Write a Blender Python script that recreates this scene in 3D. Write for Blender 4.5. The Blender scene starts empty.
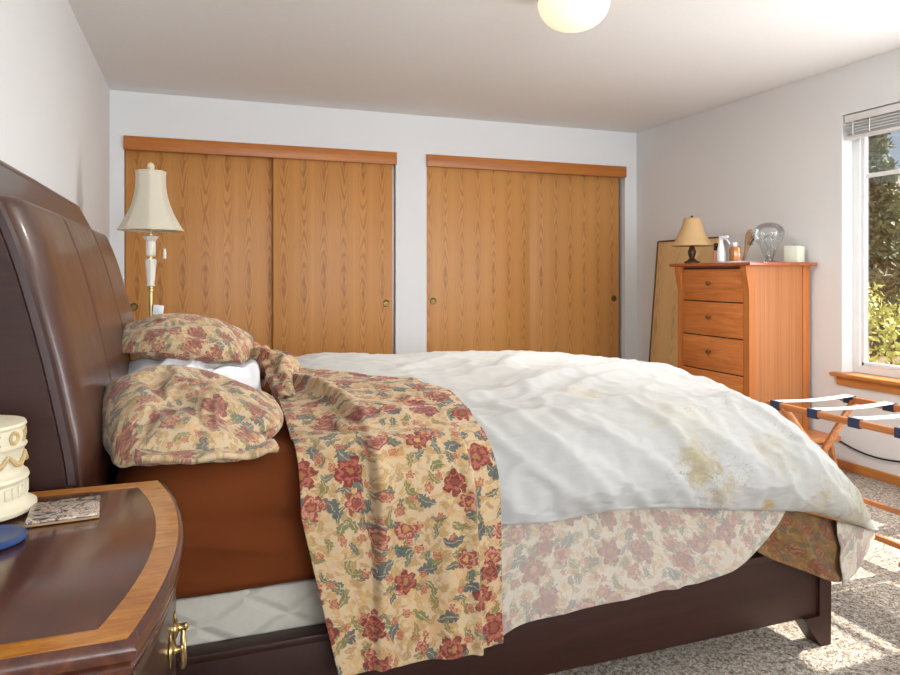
import bpy, bmesh, math, random
from mathutils import Vector, Matrix, noise as mnoise
R = math.radians
PI = math.pi
random.seed(7)
S = bpy.context.scene
C = S.collection

# ------------------------------------------------------------------ camera, world, sun, lights, exposure
CAM_H = 1.176
YAW = R(19.95)
cd = bpy.data.cameras.new('camera')
cam = bpy.data.objects.new('camera', cd)
C.objects.link(cam)
cam.location = (0, 0, CAM_H)
cam.rotation_euler = (R(90), 0, -YAW)
cd.sensor_width = 36.0
cd.sensor_fit = 'HORIZONTAL'
cd.lens = 697.0 / 900.0 * 36.0
cd.shift_y = -62.5 / 900.0
cd.clip_start = 0.02
S.camera = cam

S.view_settings.view_transform = 'Standard'
S.view_settings.look = 'None'
S.view_settings.gamma = 1.0
S.view_settings.use_curve_mapping = False
S.view_settings.exposure = 0.34

W = bpy.data.worlds.new('world')
S.world = W
W.use_nodes = True
wn = W.node_tree
wn.nodes.clear()
wo = wn.nodes.new('ShaderNodeOutputWorld')
wb = wn.nodes.new('ShaderNodeBackground')
wc = wn.nodes.new('ShaderNodeTexSky')
wc.sky_type = 'HOSEK_WILKIE'
wc.turbidity = 6.0
wc.ground_albedo = 0.35
wc.sun_direction = Vector((0.7, 0.0, 0.7))
wb.inputs['Strength'].default_value = 1.6
wn.links.new(wc.outputs[0], wb.inputs[0])
wn.links.new(wb.outputs[0], wo.inputs[0])


def lamp(name, kind, loc, energy, color=(1, 1, 1), aim=None, **kw):
    l = bpy.data.lights.new(name, kind)
    l.energy = energy
    l.color = color
    for k, v in kw.items():
        setattr(l, k, v)
    o = bpy.data.objects.new(name, l)
    C.objects.link(o)
    o.location = loc
    if aim is not None:
        o.rotation_euler = Vector(aim).to_track_quat('-Z', 'Y').to_euler()
    return o


lamp('sun', 'SUN', (9, 2.3, 8), 19, (1.0, 0.93, 0.82), aim=(-1, 0.0, -1.0), angle=R(0.6))
# fill light added behind the camera, in the opening of an added window
lamp('rear_fill_light', 'AREA', (1.6, -3.93, 1.45), 235, (0.88, 0.94, 1.0), aim=(0, 1, 1.3),
     shape='RECTANGLE', size=3.2, size_y=1.7)
# daylight entering by the part of the right window outside the picture
lamp('daylight_right_window', 'AREA', (3.74, 1.9, 1.38), 40, (0.92, 0.96, 1.0), aim=(-1, 0.15, 0.1),
     shape='RECTANGLE', size=0.9, size_y=1.4)

RX0, RX1, RY0, RY1, RH = -0.56, 3.68, -4.0, 5.27, 2.44   # the room


# ------------------------------------------------------------------ node helpers
def lin(c):
    f = lambda x: x / 12.92 if x <= 0.04045 else ((x + 0.055) / 1.055) ** 2.4
    return tuple(f(v / 255.0) for v in c) + (1.0,)


class G:
    """tiny node-graph builder around one material"""
    def __init__(s, name):
        s.m = bpy.data.materials.new(name)
        s.m.use_nodes = True
        s.t = s.m.node_tree
        s.b = s.t.nodes['Principled BSDF']
        s.out = s.t.nodes['Material Output']

    def n(s, kind):
        return s.t.nodes.new('ShaderNode' + kind)

    def put(s, sock, v):
        if hasattr(v, 'is_output'):
            s.t.links.new(v, sock)
        elif v is not None:
            if hasattr(sock.default_value, '__len__') and not hasattr(v, '__len__'):
                v = (v,) * len(sock.default_value)
            if hasattr(v, '__len__') and len(v) > len(sock.default_value):
                v = v[:len(sock.default_value)]
            sock.default_value = v

    def f(s, op, a, b=None, c=None, clamp=False):
        x = s.n('Math'); x.operation = op; x.use_clamp = clamp
        for i, v in enumerate((a, b, c)):
            if v is not None:
                s.put(x.inputs[i], v)
        return x.outputs[0]

    def v(s, op, a, b=None, out=0):
        x = s.n('VectorMath'); x.operation = op
        s.put(x.inputs[0], a)
        if b is not None:
            if op == 'SCALE':
                s.put(x.inputs[3], b)
            else:
                s.put(x.inputs[1], b)
        return x.outputs['Value'] if out else x.outputs[0]

    def mix(s, fac, a, b, mode='MIX'):
        x = s.n('Mix'); x.data_type = 'RGBA'; x.blend_type = mode
        s.put(x.inputs[0], fac); s.put(x.inputs[6], a); s.put(x.inputs[7], b)
        return x.outputs[2]

    def coord(s, which='Object'):
        return s.n('TexCoord').outputs[which]

    def sep(s, v):
        x = s.n('SeparateXYZ'); s.put(x.inputs[0], v)
        return x.outputs

    def comb(s, x=0, y=0, z=0):
        k = s.n('CombineXYZ')
        for i, q in enumerate((x, y, z)):
            s.put(k.inputs[i], q)
        return k.outputs[0]

    def noise(s, vec, scale, detail=3, rough=0.5, dist=0.0, col=False):
        x = s.n('TexNoise'); s.put(x.inputs['Vector'], vec)
        x.inputs['Scale'].default_value = scale; x.inputs['Detail'].default_value = detail
        x.inputs['Roughness'].default_value = rough; x.inputs['Distortion'].default_value = dist
        return x.outputs[1 if col else 0]

    def vor(s, vec, scale=1.0, rnd=1.0, dim='2D', feat='F1'):
        x = s.n('TexVoronoi'); x.voronoi_dimensions = dim; x.feature = feat
        s.put(x.inputs['Vector'], vec); x.inputs['Scale'].default_value = scale
        x.inputs['Randomness'].default_value = rnd
        return x.outputs

    def step(s, a, lo, hi):
        x = s.n('MapRange'); x.interpolation_type = 'SMOOTHSTEP'
        s.put(x.inputs[0], a); s.put(x.inputs[1], lo); s.put(x.inputs[2], hi)
        return x.outputs[0]

    def ramp(s, fac, stops):
        x = s.n('ValToRGB'); s.put(x.inputs[0], fac)
        e = x.color_ramp.elements
        while len(e) < len(stops):
            e.new(0.5)
        for i, (p, c) in enumerate(stops):
            e[i].position = p; e[i].color = lin(c)
        return x.outputs[0]

    def bump(s, h, strength=0.3, dist=0.01):
        x = s.n('Bump'); x.inputs['Strength'].default_value = strength
        x.inputs['Distance'].default_value = dist
        s.put(x.inputs['Height'], h); s.t.links.new(x.outputs[0], s.b.inputs['Normal'])

    def set(s, color=None, rough=None, metal=None, coat=None, spec=None, sheen=None):
        if color is not None: s.put(s.b.inputs['Base Color'], color)
        if rough is not None: s.put(s.b.inputs['Roughness'], rough)
        if metal is not None: s.put(s.b.inputs['Metallic'], metal)
        if coat is not None: s.b.inputs['Coat Weight'].default_value = coat; s.b.inputs['Coat Roughness'].default_value = 0.12
        if spec is not None: s.b.inputs['Specular IOR Level'].default_value = spec
        if sheen is not None: s.b.inputs['Sheen Weight'].default_value = sheen
        return s.m


def plain(name, c, rough=0.5, metal=0.0, var=0.06, scale=14, bump=0.0, coat=None, spec=None):
    g = G(name)
    k = g.noise(g.coord(), scale, 4, 0.6)
    col = g.mix(k, lin([max(0, x * (1 - var)) for x in c]), lin([min(255, x * (1 + var)) for x in c]))
    if bump:
        g.bump(g.noise(g.coord(), scale * 8, 3), bump, 0.003)
    return g.set(col, rough, metal, coat, spec)


def streak_wood(name, dark, mid, light, axis=2, freq=(26, 1.4), rough=0.4, coat=None, burl=0.0, spec=None):
    """straight grained wood, grain running along an axis"""
    g = G(name)
    p = g.sep(g.coord())
    comp = [g.f('MULTIPLY', p[i], freq[1] if i == axis else freq[0]) for i in range(3)]
    vec = g.comb(*comp)
    a = g.noise(vec, 1.0, 5, 0.62, 0.6 + burl)
    b = g.noise(g.v('SCALE', vec, 5.5), 1.0, 3, 0.6)
    h = g.f('ADD', g.f('MULTIPLY', a, 0.72), g.f('MULTIPLY', b, 0.28))
    col = g.ramp(h, [(0.3, dark), (0.5, mid), (0.7, light)])
    return g.set(col, rough, 0, coat, spec)


def oak_veneer(name, strip=0.15, z0=1.1, base=(194, 131, 66), dark=(130, 74, 28), lite=(208, 148, 82), off=0.0, ax=0):
    g = G(name)
    p = g.sep(g.coord())
    if ax == 1:
        p = [p[1], p[0], p[2]]
    xx = g.f('ADD', g.f('DIVIDE', p[0], strip), off)
    cell = g.f('FLOOR', xx)
    fr = g.f('SUBTRACT', g.f('FRACT', xx), 0.5)
    wn_ = g.n('TexWhiteNoise'); wn_.noise_dimensions = '1D'; g.put(wn_.inputs['W'], cell)
    rnd = wn_.outputs[0]
    zz = g.f('SUBTRACT', p[2], g.f('ADD', z0 - 0.07, g.f('MULTIPLY', rnd, 0.14)))
    # two tiers of cathedral figure
    zt = g.f('ABSOLUTE', g.f('SUBTRACT', g.f('MULTIPLY', g.f('FRACT', g.f('ADD', g.f('DIVIDE', zz, 0.95), 0.5)), 0.95), 0.475))
    nz = g.noise(g.comb(g.f('MULTIPLY', p[0], 14), cell, g.f('MULTIPLY', p[2], 2.2)), 1.0, 3, 0.55)
    lev = g.f('ADD', g.f('ADD', g.f('MULTIPLY', zt, 0.42), g.f('MULTIPLY', g.f('MULTIPLY', fr, fr), 1.6)), g.f('MULTIPLY', nz, 0.16))
    wave = g.f('SINE', g.f('MULTIPLY', lev, 120))
    wave = g.step(wave, -0.2, 1.0)
    fig = g.f('MULTIPLY', wave, g.step(g.f('ABSOLUTE', fr), 0.46, 0.04))
    fine = g.noise(g.comb(g.f('MULTIPLY', p[0], 330), p[1], g.f('MULTIPLY', p[2], 6)), 1.0, 3, 0.7)
    brd = g.noise(g.comb(g.f('MULTIPLY', p[0], 22), 3.0, g.f('MULTIPLY', p[2], 0.5)), 1.0, 2, 0.5)
    c = g.mix(brd, lin(base), lin(lite))
    core = g.f('MULTIPLY', g.step(g.f('ABSOLUTE', fr), 0.13, 0.0), g.step(zt, 0.26, 0.0))
    c = g.mix(g.f('MULTIPLY', core, 0.4), c, lin(dark))
    c = g.mix(g.f('MULTIPLY', fig, 0.42), c, lin(dark))
    c = g.mix(g.f('MULTIPLY', g.step(fine, 0.5, 0.72), 0.38), c, lin(dark))
    c = g.mix(g.f('MULTIPLY', rnd, 0.10), c, lin(dark))
    return g.set(c, 0.42, 0, None, 0.4)


def floral(name, fade=0.0, scale=1.0, tint=(186, 178, 168), ground=(184, 159, 126)):
    """cream cotton printed with red roses, teal leaves and gold scrolls; drawn in the cloth's own metres (UV)"""
    g = G(name)
    uv0 = g.n('UVMap').outputs[0]
    uv = g.v('SCALE', uv0, scale)
    wob = g.v('SUBTRACT', g.noise(uv, 42, 2, 0.5, 0, True), (0.5, 0.5, 0.5))
    uvw = g.v('ADD', uv, g.v('SCALE', wob, 0.026))
    col = g.mix(g.noise(uv, 9, 3), lin(ground), lin([min(255, q * 1.1) for q in ground]))

    def cells(size, off, rnd=0.85):
        p = g.v('ADD', g.v('SCALE', uvw, 1.0 / size), (off, off * 1.7, 0))
        o = g.vor(p, 1.0, rnd)
        d = g.sep(g.v('SUBTRACT', p, o['Position']))
        cr = g.sep(o['Color'])
        ang0 = g.f('MULTIPLY', cr[0], 6.283)
        c_, s_ = g.f('COSINE', ang0), g.f('SINE', ang0)
        x = g.f('SUBTRACT', g.f('MULTIPLY', d[0], c_), g.f('MULTIPLY', d[1], s_))
        y = g.f('ADD', g.f('MULTIPLY', d[0], s_), g.f('MULTIPLY', d[1], c_))
        return x, y, o['Distance'], cr

    # gold and tan scrolls: narrow bands along contours of a noise
    for sc, c, w, amt in ((13, (176, 136, 78), 0.045, 0.75), (19, (150, 122, 82), 0.03, 0.6), (8, (196, 150, 92), 0.05, 0.6)):
        q = g.noise(g.v('ADD', uvw, (sc, 0, 0)), sc, 1.5, 0.5, 1.2)
        band = g.step(g.f('ABSOLUTE', g.f('SUBTRACT', q, 0.5)), w, w * 0.3)
        gate = g.step(g.noise(g.v('ADD', uv, (0, sc, 0)), 16, 1), 0.46, 0.56)
        col = g.mix(g.f('MULTIPLY', g.f('MULTIPLY', band, gate), amt), col, lin(c))
    # leaves: lobed lens shapes, teal, slate and olive
    for size, off, ca, cb, L, wd, thr in ((0.045, 41.3, (176, 140, 88), (158, 126, 84), 0.47, 0.20, 0.25), (0.038, 55.9, (190, 150, 100), (150, 122, 80), 0.47, 0.16, 0.3),
                                          (0.076, 3.1, (76, 92, 92), (66, 80, 84), 0.46, 0.22, 0.42), (0.07, 8.4, (104, 108, 70), (128, 116, 70), 0.46, 0.15, 0.35),
                                          (0.06, 15.2, (70, 84, 78), (92, 104, 92), 0.44, 0.15, 0.5)):
        x, y, d, cr = cells(size, off)
        y = g.f('ADD', y, g.f('MULTIPLY', g.f('MULTIPLY', x, x), 0.9))
        t = g.f('SUBTRACT', 1.0, g.f('POWER', g.f('DIVIDE', g.f('ABSOLUTE', x), L), 2.0))
        lob = g.f('ADD', 0.72, g.f('MULTIPLY', g.f('ABSOLUTE', g.f('SINE', g.f('MULTIPLY', x, 17.0))), 0.5))
        edge = g.f('SUBTRACT', g.f('MULTIPLY', g.f('MULTIPLY', t, lob), wd), g.f('ABSOLUTE', y))
        m = g.step(edge, 0.0, 0.03)
        m = g.f('MULTIPLY', m, g.step(g.f('ABSOLUTE', y), 0.004, 0.022))
        m = g.f('MULTIPLY', m, g.f('GREATER_THAN', cr[2], thr))
        m = g.f('MULTIPLY', m, 0.88)
        col = g.mix(m, col, g.mix(cr[1], lin(ca), lin(cb)))

    def flowers(size, off, n, R0, thr, reds):
        nonlocal col
        x, y, d, cr = cells(size, off, 0.8)
        a = g.f('ARCTAN2', y, x)
        pet = g.f('ABSOLUTE', g.f('COSINE', g.f('MULTIPLY', a, n / 2.0)))
        rr = g.f('MULTIPLY', g.f('ADD', 0.62, g.f('MULTIPLY', pet, 0.42)), g.f('MULTIPLY', R0, g.f('ADD', 0.75, g.f('MULTIPLY', cr[1], 0.4))))
        k = g.f('DIVIDE', d, rr)
        on = g.f('GREATER_THAN', cr[2], thr)
        k = g.f('ADD', k, g.f('MULTIPLY', g.f('SUBTRACT', g.noise(uv, 60, 2), 0.5), 0.55))
        m = g.f('MULTIPLY', g.step(k, 1.02, 0.92), on)
        ring = g.step(g.f('SINE', g.f('ADD', g.f('ADD', g.f('MULTIPLY', k, 12.0), g.f('MULTIPLY', pet, 3.0)), g.f('MULTIPLY', g.noise(uv, 70, 2), 9.0))), -0.3, 0.8)
        pc = g.mix(ring, lin(reds[0]), lin(reds[1]))
        pc = g.mix(g.f('MULTIPLY', g.step(pet, 0.35, 0.05), 0.8), pc, lin(reds[0]))
        pc = g.mix(g.step(k, 0.34, 0.22), pc, g.mix(cr[0], lin((196, 150, 88)), lin(reds[0])))
        col = g.mix(g.f('MULTIPLY', m, 0.92), col, pc)

    flowers(0.055, 21.7, 5, 0.25, 0.45, ((150, 84, 66), (190, 132, 104)))
    flowers(0.092, 33.3, 6, 0.34, 0.52, ((132, 64, 54), (190, 128, 104)))
    flowers(0.130, 5.5, 6, 0.34, 0.40, ((112, 46, 42), (164, 88, 72)))
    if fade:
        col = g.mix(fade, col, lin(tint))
    weave = g.noise(uv0, 900, 2)
    g.bump(g.f('ADD', g.f('MULTIPLY', weave, 0.4), g.noise(uv0, 30, 4)), 0.22, 0.006)
    return g.set(col, 0.88, 0, None, 0.2, 0.15)


M = {}
# walls / ceiling / carpet
g = G('wall_paint'); g.bump(g.noise(g.coord(), 160, 3), 0.05, 0.002)
M['wall'] = g.set(g.mix(g.noise(g.coord(), 2.0, 2), lin((230, 230, 230)), lin((234, 234, 233))), 0.85, spec=0.2)
g = G('ceiling_paint'); g.bump(g.noise(g.coord(), 70, 4, 0.7), 0.22, 0.006)
M['ceiling'] = g.set(g.mix(g.noise(g.coord(), 60, 3), lin((238, 237, 235)), lin((244, 243, 241))), 0.9, spec=0.1)
g = G('carpet')
cc = g.coord()
k1 = g.noise(cc, 105, 2, 0.8, 0.8); k2 = g.noise(cc, 50, 2, 0.6, 0.5); k3 = g.noise(cc, 3, 2)
kk = g.f('ADD', g.f('MULTIPLY', k1, 0.62), g.f('MULTIPLY', k2, 0.38))
col = g.ramp(kk, [(0.38, (118, 102, 88)), (0.46, (176, 158, 142)), (0.54, (220, 208, 192)), (0.64, (250, 242, 230))])
g.bump(kk, 1.0, 0.03)
M['carpet'] = g.set(g.mix(g.f('MULTIPLY', k3, 0.15), col, lin((196, 184, 170))), 1.0, spec=0.05)
M['oak'] = oak_veneer('oak_door_veneer')
M['oak_b'] = oak_veneer('oak_door_veneer_lighter', base=(200, 138, 72), lite=(212, 154, 90), dark=(140, 84, 36), off=0.37, strip=0.14, z0=1.2)
M['oak_board'] = oak_veneer('pale_oak_board', strip=0.22, base=(232, 196, 140), lite=(238, 204, 150), dark=(188, 148, 94), z0=0.8, ax=1)
M['oak_trim'] = streak_wood('honey_oak_trim', (164, 94, 34), (184, 110, 42), (198, 126, 56), axis=0, freq=(40, 1.6), rough=0.4)
M['oak_trim_y'] = streak_wood('honey_oak_sill', (180, 112, 52), (204, 134, 70), (216, 150, 84), axis=1, freq=(40, 1.6), rough=0.38)
M['cherry'] = streak_wood('cherry_drawer', (172, 92, 42), (198, 118, 60), (214, 140, 80), axis=1, freq=(22, 2.0), rough=0.36, burl=0.6)
M['cherry_v'] = streak_wood('cherry_upright', (170, 96, 42), (188, 112, 54), (200, 126, 66), axis=2, freq=(30, 1.0), rough=0.36)
M['cherry_side'] = streak_wood('cherry_side_panel', (156, 92, 48), (180, 116, 68), (196, 134, 84), axis=2, freq=(70, 0.6), rough=0.42)
M['cherry_top'] = streak_wood('cherry_top', (150, 70, 40), (170, 86, 50), (186, 104, 64), axis=1, freq=(30, 1.4), rough=0.28, coat=0.3)
M['rack_wood'] = streak_wood('rack_wood', (140, 78, 38), (178, 110, 60), (204, 140, 84), axis=1, freq=(50, 2), rough=0.4)
M['stool_wood'] = streak_wood('stool_wood', (160, 92, 48), (190, 122, 72), (206, 144, 94), axis=1, freq=(40, 2), rough=0.45)
M['mahogany'] = streak_wood('dark_mahogany', (34, 14, 11), (50, 22, 17), (66, 32, 24), axis=2, freq=(20, 1.5), rough=0.3, coat=0.3)
M['bed_wood'] = streak_wood('espresso_bed_wood', (38, 17, 13), (50, 24, 18), (60, 30, 23), axis=0, freq=(26, 1.2), rough=0.42, coat=0.0, spec=0.35)
M['bed_wood_top'] = streak_wood('espresso_headboard_wood', (48, 26, 21), (62, 34, 28), (76, 44, 35), axis=1, freq=(22, 1.2), rough=0.32, coat=0.3)
M['burl'] = streak_wood('mahogany_tabletop', (52, 25, 17), (76, 38, 25), (98, 54, 35), axis=1, freq=(13, 4.0), rough=0.2, coat=0.5, burl=1.6)
M['inlay'] = streak_wood('satinwood_band', (144, 82, 22), (178, 110, 34), (202, 136, 54), axis=0, freq=(90, 14), rough=0.2, coat=0.5)
g = G('brown_leather')
p_ = g.coord()
g.bump(g.f('ADD', g.noise(p_, 240, 3, 0.6), g.f('MULTIPLY', g.noise(p_, 9, 3), 2.0)), 0.12, 0.006)
M['leather'] = g.set(g.mix(g.noise(p_, 5, 4, 0.6), lin((52, 28, 20)), lin((88, 52, 37))), g.f('ADD', 0.26, g.f('MULTIPLY', g.noise(p_, 12, 3), 0.16)), coat=0.25)
M['welt'] = plain('dark_piping', (40, 22, 17), 0.35)
M['brass'] = plain('aged_brass', (184, 160, 110), 0.28, 1.0, 0.12)
M['brass_dark'] = plain('antique_brass', (128, 104, 68), 0.35, 1.0, 0.2, 40)
M['nickel'] = plain('steel_track', (176, 178, 180), 0.35, 1.0)
M['floral'] = floral('floral_cotton', 0.0, 1.15)
M['floral_pillow'] = floral('floral_pillowcase', 0.12, 1.3, (206, 188, 164), (186, 162, 128))
M['floral_back'] = floral('floral_reverse', 0.52, 1.15, (188, 181, 172), (190, 176, 156))
M['floral_shade_tint'] = floral('shade_tinted_fold', 0.62, 1.1, (96, 70, 40), (140, 102, 58))  # shade of the bunched corner is put into the tint
M['white_cloth'] = plain('white_pillowcase', (240, 240, 243), 0.9, 0, 0.02, 6, 0.1)
g = G('brown_jersey')
p_ = g.coord()
g.bump(g.noise(p_, 500, 2), 0.1, 0.002)
M['brown_sheet'] = g.set(g.mix(g.noise(p_, 4, 3), lin((96, 46, 20)), lin((116, 60, 28))), 0.85, spec=0.08)
g = G('quilted_ticking')
p_ = g.sep(g.coord())
d1 = g.f('ABSOLUTE', g.f('SINE', g.f('MULTIPLY', g.f('ADD', p_[0], g.f('MULTIPLY', p_[2], 1.8)), 15)))
d2 = g.f('ABSOLUTE', g.f('SINE', g.f('MULTIPLY', g.f('SUBTRACT', p_[0], g.f('MULTIPLY', p_[2], 1.8)), 15)))
q = g.f('MINIMUM', d1, d2)
g.bump(g.step(q, 0.0, 0.5), 0.5, 0.012)
M['ticking'] = g.set(g.mix(g.noise(g.coord(), 60, 3), lin((186, 178, 164)), lin((202, 194, 180))), 0.85)
# duvet cover with stains
g = G('soiled_duvet_cover')
p_ = g.coord()
base = g.mix(g.noise(p_, 3.2, 4, 0.6), lin((178, 176, 172)), lin((192, 190, 187)))
sx = g.sep(p_)
nz = g.noise(p_, 30, 5, 0.78, 0.5)
corner = g.f('MULTIPLY', g.step(sx[0], 1.35, 2.1), g.step(sx[2], 0.80, 0.40))
base = g.mix(g.f('MULTIPLY', g.f('MULTIPLY', corner, g.step(nz, 0.38, 0.6)), 0.55), base, lin((164, 150, 116)))
for (ax, ay, az, rad, c, amt) in ((1.33, 1.62, 0.64, 0.10, (162, 138, 74), 0.6), (1.40, 1.62, 0.57, 0.09, (170, 144, 86), 0.45), (1.57, 1.62, 0.52, 0.05, (192, 148, 56), 0.75),
                                  (1.60, 1.66, 0.62, 0.12, (176, 156, 108), 0.4), (1.18, 1.95, 0.83, 0.10, (176, 152, 100), 0.5),
                                  (1.78, 1.66, 0.5, 0.12, (164, 142, 92), 0.55), (1.92, 1.68, 0.42, 0.16, (150, 136, 100), 0.7), (1.36, 1.72, 0.75, 0.16, (190, 184, 166), 0.5)):
    d = g.v('DISTANCE', p_, (ax, ay, az), out=1)
    m = g.step(g.f('ADD', g.f('DIVIDE', d, rad), g.f('MULTIPLY', g.f('SUBTRACT', nz, 0.5), 2.6)), 0.95, 0.25)
    base = g.mix(g.f('MULTIPLY', m, amt), base, lin(c))
# scribbly dark hairs
hn = g.noise(p_, 24, 2, 0.5, 2.2)
hair = g.step(g.f('ABSOLUTE', g.f('SUBTRACT', hn, 0.5)), 0.014, 0.003)
hg = None
for (ax, ay, az, rad) in ((1.45, 1.75, 0.76, 0.24), (1.62, 1.7, 0.62, 0.2), (1.35, 1.62, 0.62, 0.2)):
    d = g.step(g.v('DISTANCE', p_, (ax, ay, az), out=1), rad, rad * 0.5)
    hg = d if hg is None else g.f('MAXIMUM', hg, d)
hair = g.f('MULTIPLY', g.f('MULTIPLY', hair, hg), g.step(g.noise(p_, 9, 2), 0.46, 0.56))
base = g.mix(g.f('MULTIPLY', hair, 0.62), base, lin((126, 122, 104)))
g.bump(g.f('ADD', g.noise(p_, 700, 2), g.f('MULTIPLY', g.noise(p_, 26, 4, 0.6), 3.0)), 0.22, 0.005)
M['duvet'] = g.set(base, 0.88, spec=0.2, sheen=0.1)
M['vinyl'] = plain('white_vinyl', (236, 236, 236), 0.35, 0, 0.01)
M['white_paint'] = plain('white_enamel', (232, 226, 212), 0.4, 0, 0.03)
M['cream'] = plain('cream_resin', (220, 209, 182), 0.55, 0, 0.05, 30)
M['cream_gold'] = plain('antiqued_relief', (190, 164, 112), 0.5, 0, 0.1, 60)
M['blue'] = plain('navy_blue_plastic', (34, 62, 112), 0.45, 0, 0.06)
M['navy'] = plain('navy_webbing', (40, 50, 78), 0.7, 0, 0.12, 60)
M['webbing'] = plain('white_webbing', (226, 228, 230), 0.7, 0, 0.03, 60)
M['cork'] = plain('cork_edge', (170, 136, 96), 0.7)
M['black'] = plain('black_plastic', (24, 24, 26), 0.5)
M['shade_cream'] = None


def lampshade(name, c, trans=0.35):
    g = G(name)
    g.set(g.mix(g.noise(g.coord(), 90, 3), lin(c), lin([min(255, q * 1.04) for q in c])), 0.8, spec=0.2)
    tr = g.n('BsdfTranslucent'); tr.inputs[0].default_value = lin(c)
    mx = g.n('MixShader'); mx.inputs[0].default_value = trans
    g.t.links.new(g.b.outputs[0], mx.inputs[1]); g.t.links.new(tr.outputs[0], mx.inputs[2])
    g.t.links.new(mx.outputs[0], g.out.inputs[0])
    return g.m


M['shade_cream'] = lampshade('cream_silk_shade', (240, 234, 218), 0.45)
M['shade_tan'] = lampshade('tan_linen_shade', (224, 190, 140))


def glass(name, tint=(255, 255, 255), refl=0.10, body=0.0):
    """thin clear pane: mostly see-through, mirrors a little more at grazing angles"""
    g = G(name)
    t = g.n('BsdfTransparent'); t.inputs[0].default_value = lin(tint)
    gl = g.n('BsdfGlossy'); gl.inputs['Roughness'].default_value = 0.02
    fr = g.n('LayerWeight'); fr.inputs[0].default_value = 0.35
    mx = g.n('MixShader')
    g.put(mx.inputs[0], g.f('ADD', g.f('MULTIPLY', fr.outputs['Fresnel'], 0.6), refl, clamp=True))
    g.t.links.new(t.outputs[0], mx.inputs[1]); g.t.links.new(gl.outputs[0], mx.inputs[2])
    g.t.links.new(mx.outputs[0], g.out.inputs[0])
    return g.m


M['pane'] = glass('window_glass', refl=0.0)
M['clear'] = glass('clear_blown_glass', (246, 250, 250), 0.06)
M['amber'] = plain('amber_glass', (186, 116, 34), 0.12, 0, 0.1, 20, coat=0.5)
M['wax'] = plain('pale_green_wax', (222, 226, 204), 0.55, 0, 0.02)
M['lampbase'] = plain('bronze_lamp_base', (74, 52, 38), 0.45, 0.3, 0.2, 40)
M['feather'] = plain('speckled_feather', (150, 122, 96), 0.8, 0, 0.5, 90)
M['white_plastic'] = plain('white_plastic', (234, 236, 240), 0.35, 0, 0.01)
M['skin_plastic'] = plain('peach_plastic', (214, 150, 116), 0.4)
M['black_soft'] = plain('closet_shade_tone', (40, 34, 30), 0.9)  # closet darkness put into the colour of its rear wall
g = G('lit_glass_dome')
g.set(lin((250, 232, 205)), 0.35)
g.b.inputs['Emission Color'].default_value = lin((255, 226, 188))
g.b.inputs['Emission Strength'].default_value = 0.62
M['dome'] = g.m
# picture on the tile coaster
g = G('picture_tile')
p_ = g.coord()
pc = g.ramp(g.noise(p_, 34, 4, 0.65, 1.5), [(0.34, (44, 44, 56)), (0.44, (120, 112, 108)), (0.52, (206, 190, 172)), (0.6, (150, 104, 84)), (0.7, (226, 220, 210))])
M['tile_picture'] = g.set(pc, 0.2)
# outside
M['foliage'] = None
g = G('yellow_green_leaf')
M['leaf'] = g.set(g.mix(g.noise(g.coord(), 6, 2), lin((124, 132, 62)), lin((174, 174, 100))), 0.6)
M['leaf'].node_tree.nodes['Principled BSDF'].inputs['Subsurface Weight'].default_value = 0.0
M['pine'] = plain('pine_needles', (120, 126, 100), 0.8, 0, 0.4, 20)
M['bark'] = plain('bark', (96, 76, 60), 0.9, 0, 0.3, 30)
M['bark_dark'] = plain('dark_twigs', (60, 48, 36), 0.9, 0, 0.3, 30)
M['siding'] = plain('grey_siding', (168, 170, 172), 0.8, 0, 0.06, 4)
M['roofing'] = plain('dark_shingles', (70, 66, 62), 0.9, 0, 0.2, 30)
M['soil'] = plain('bark_mulch', (92, 76, 58), 0.95, 0, 0.35, 12)


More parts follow.
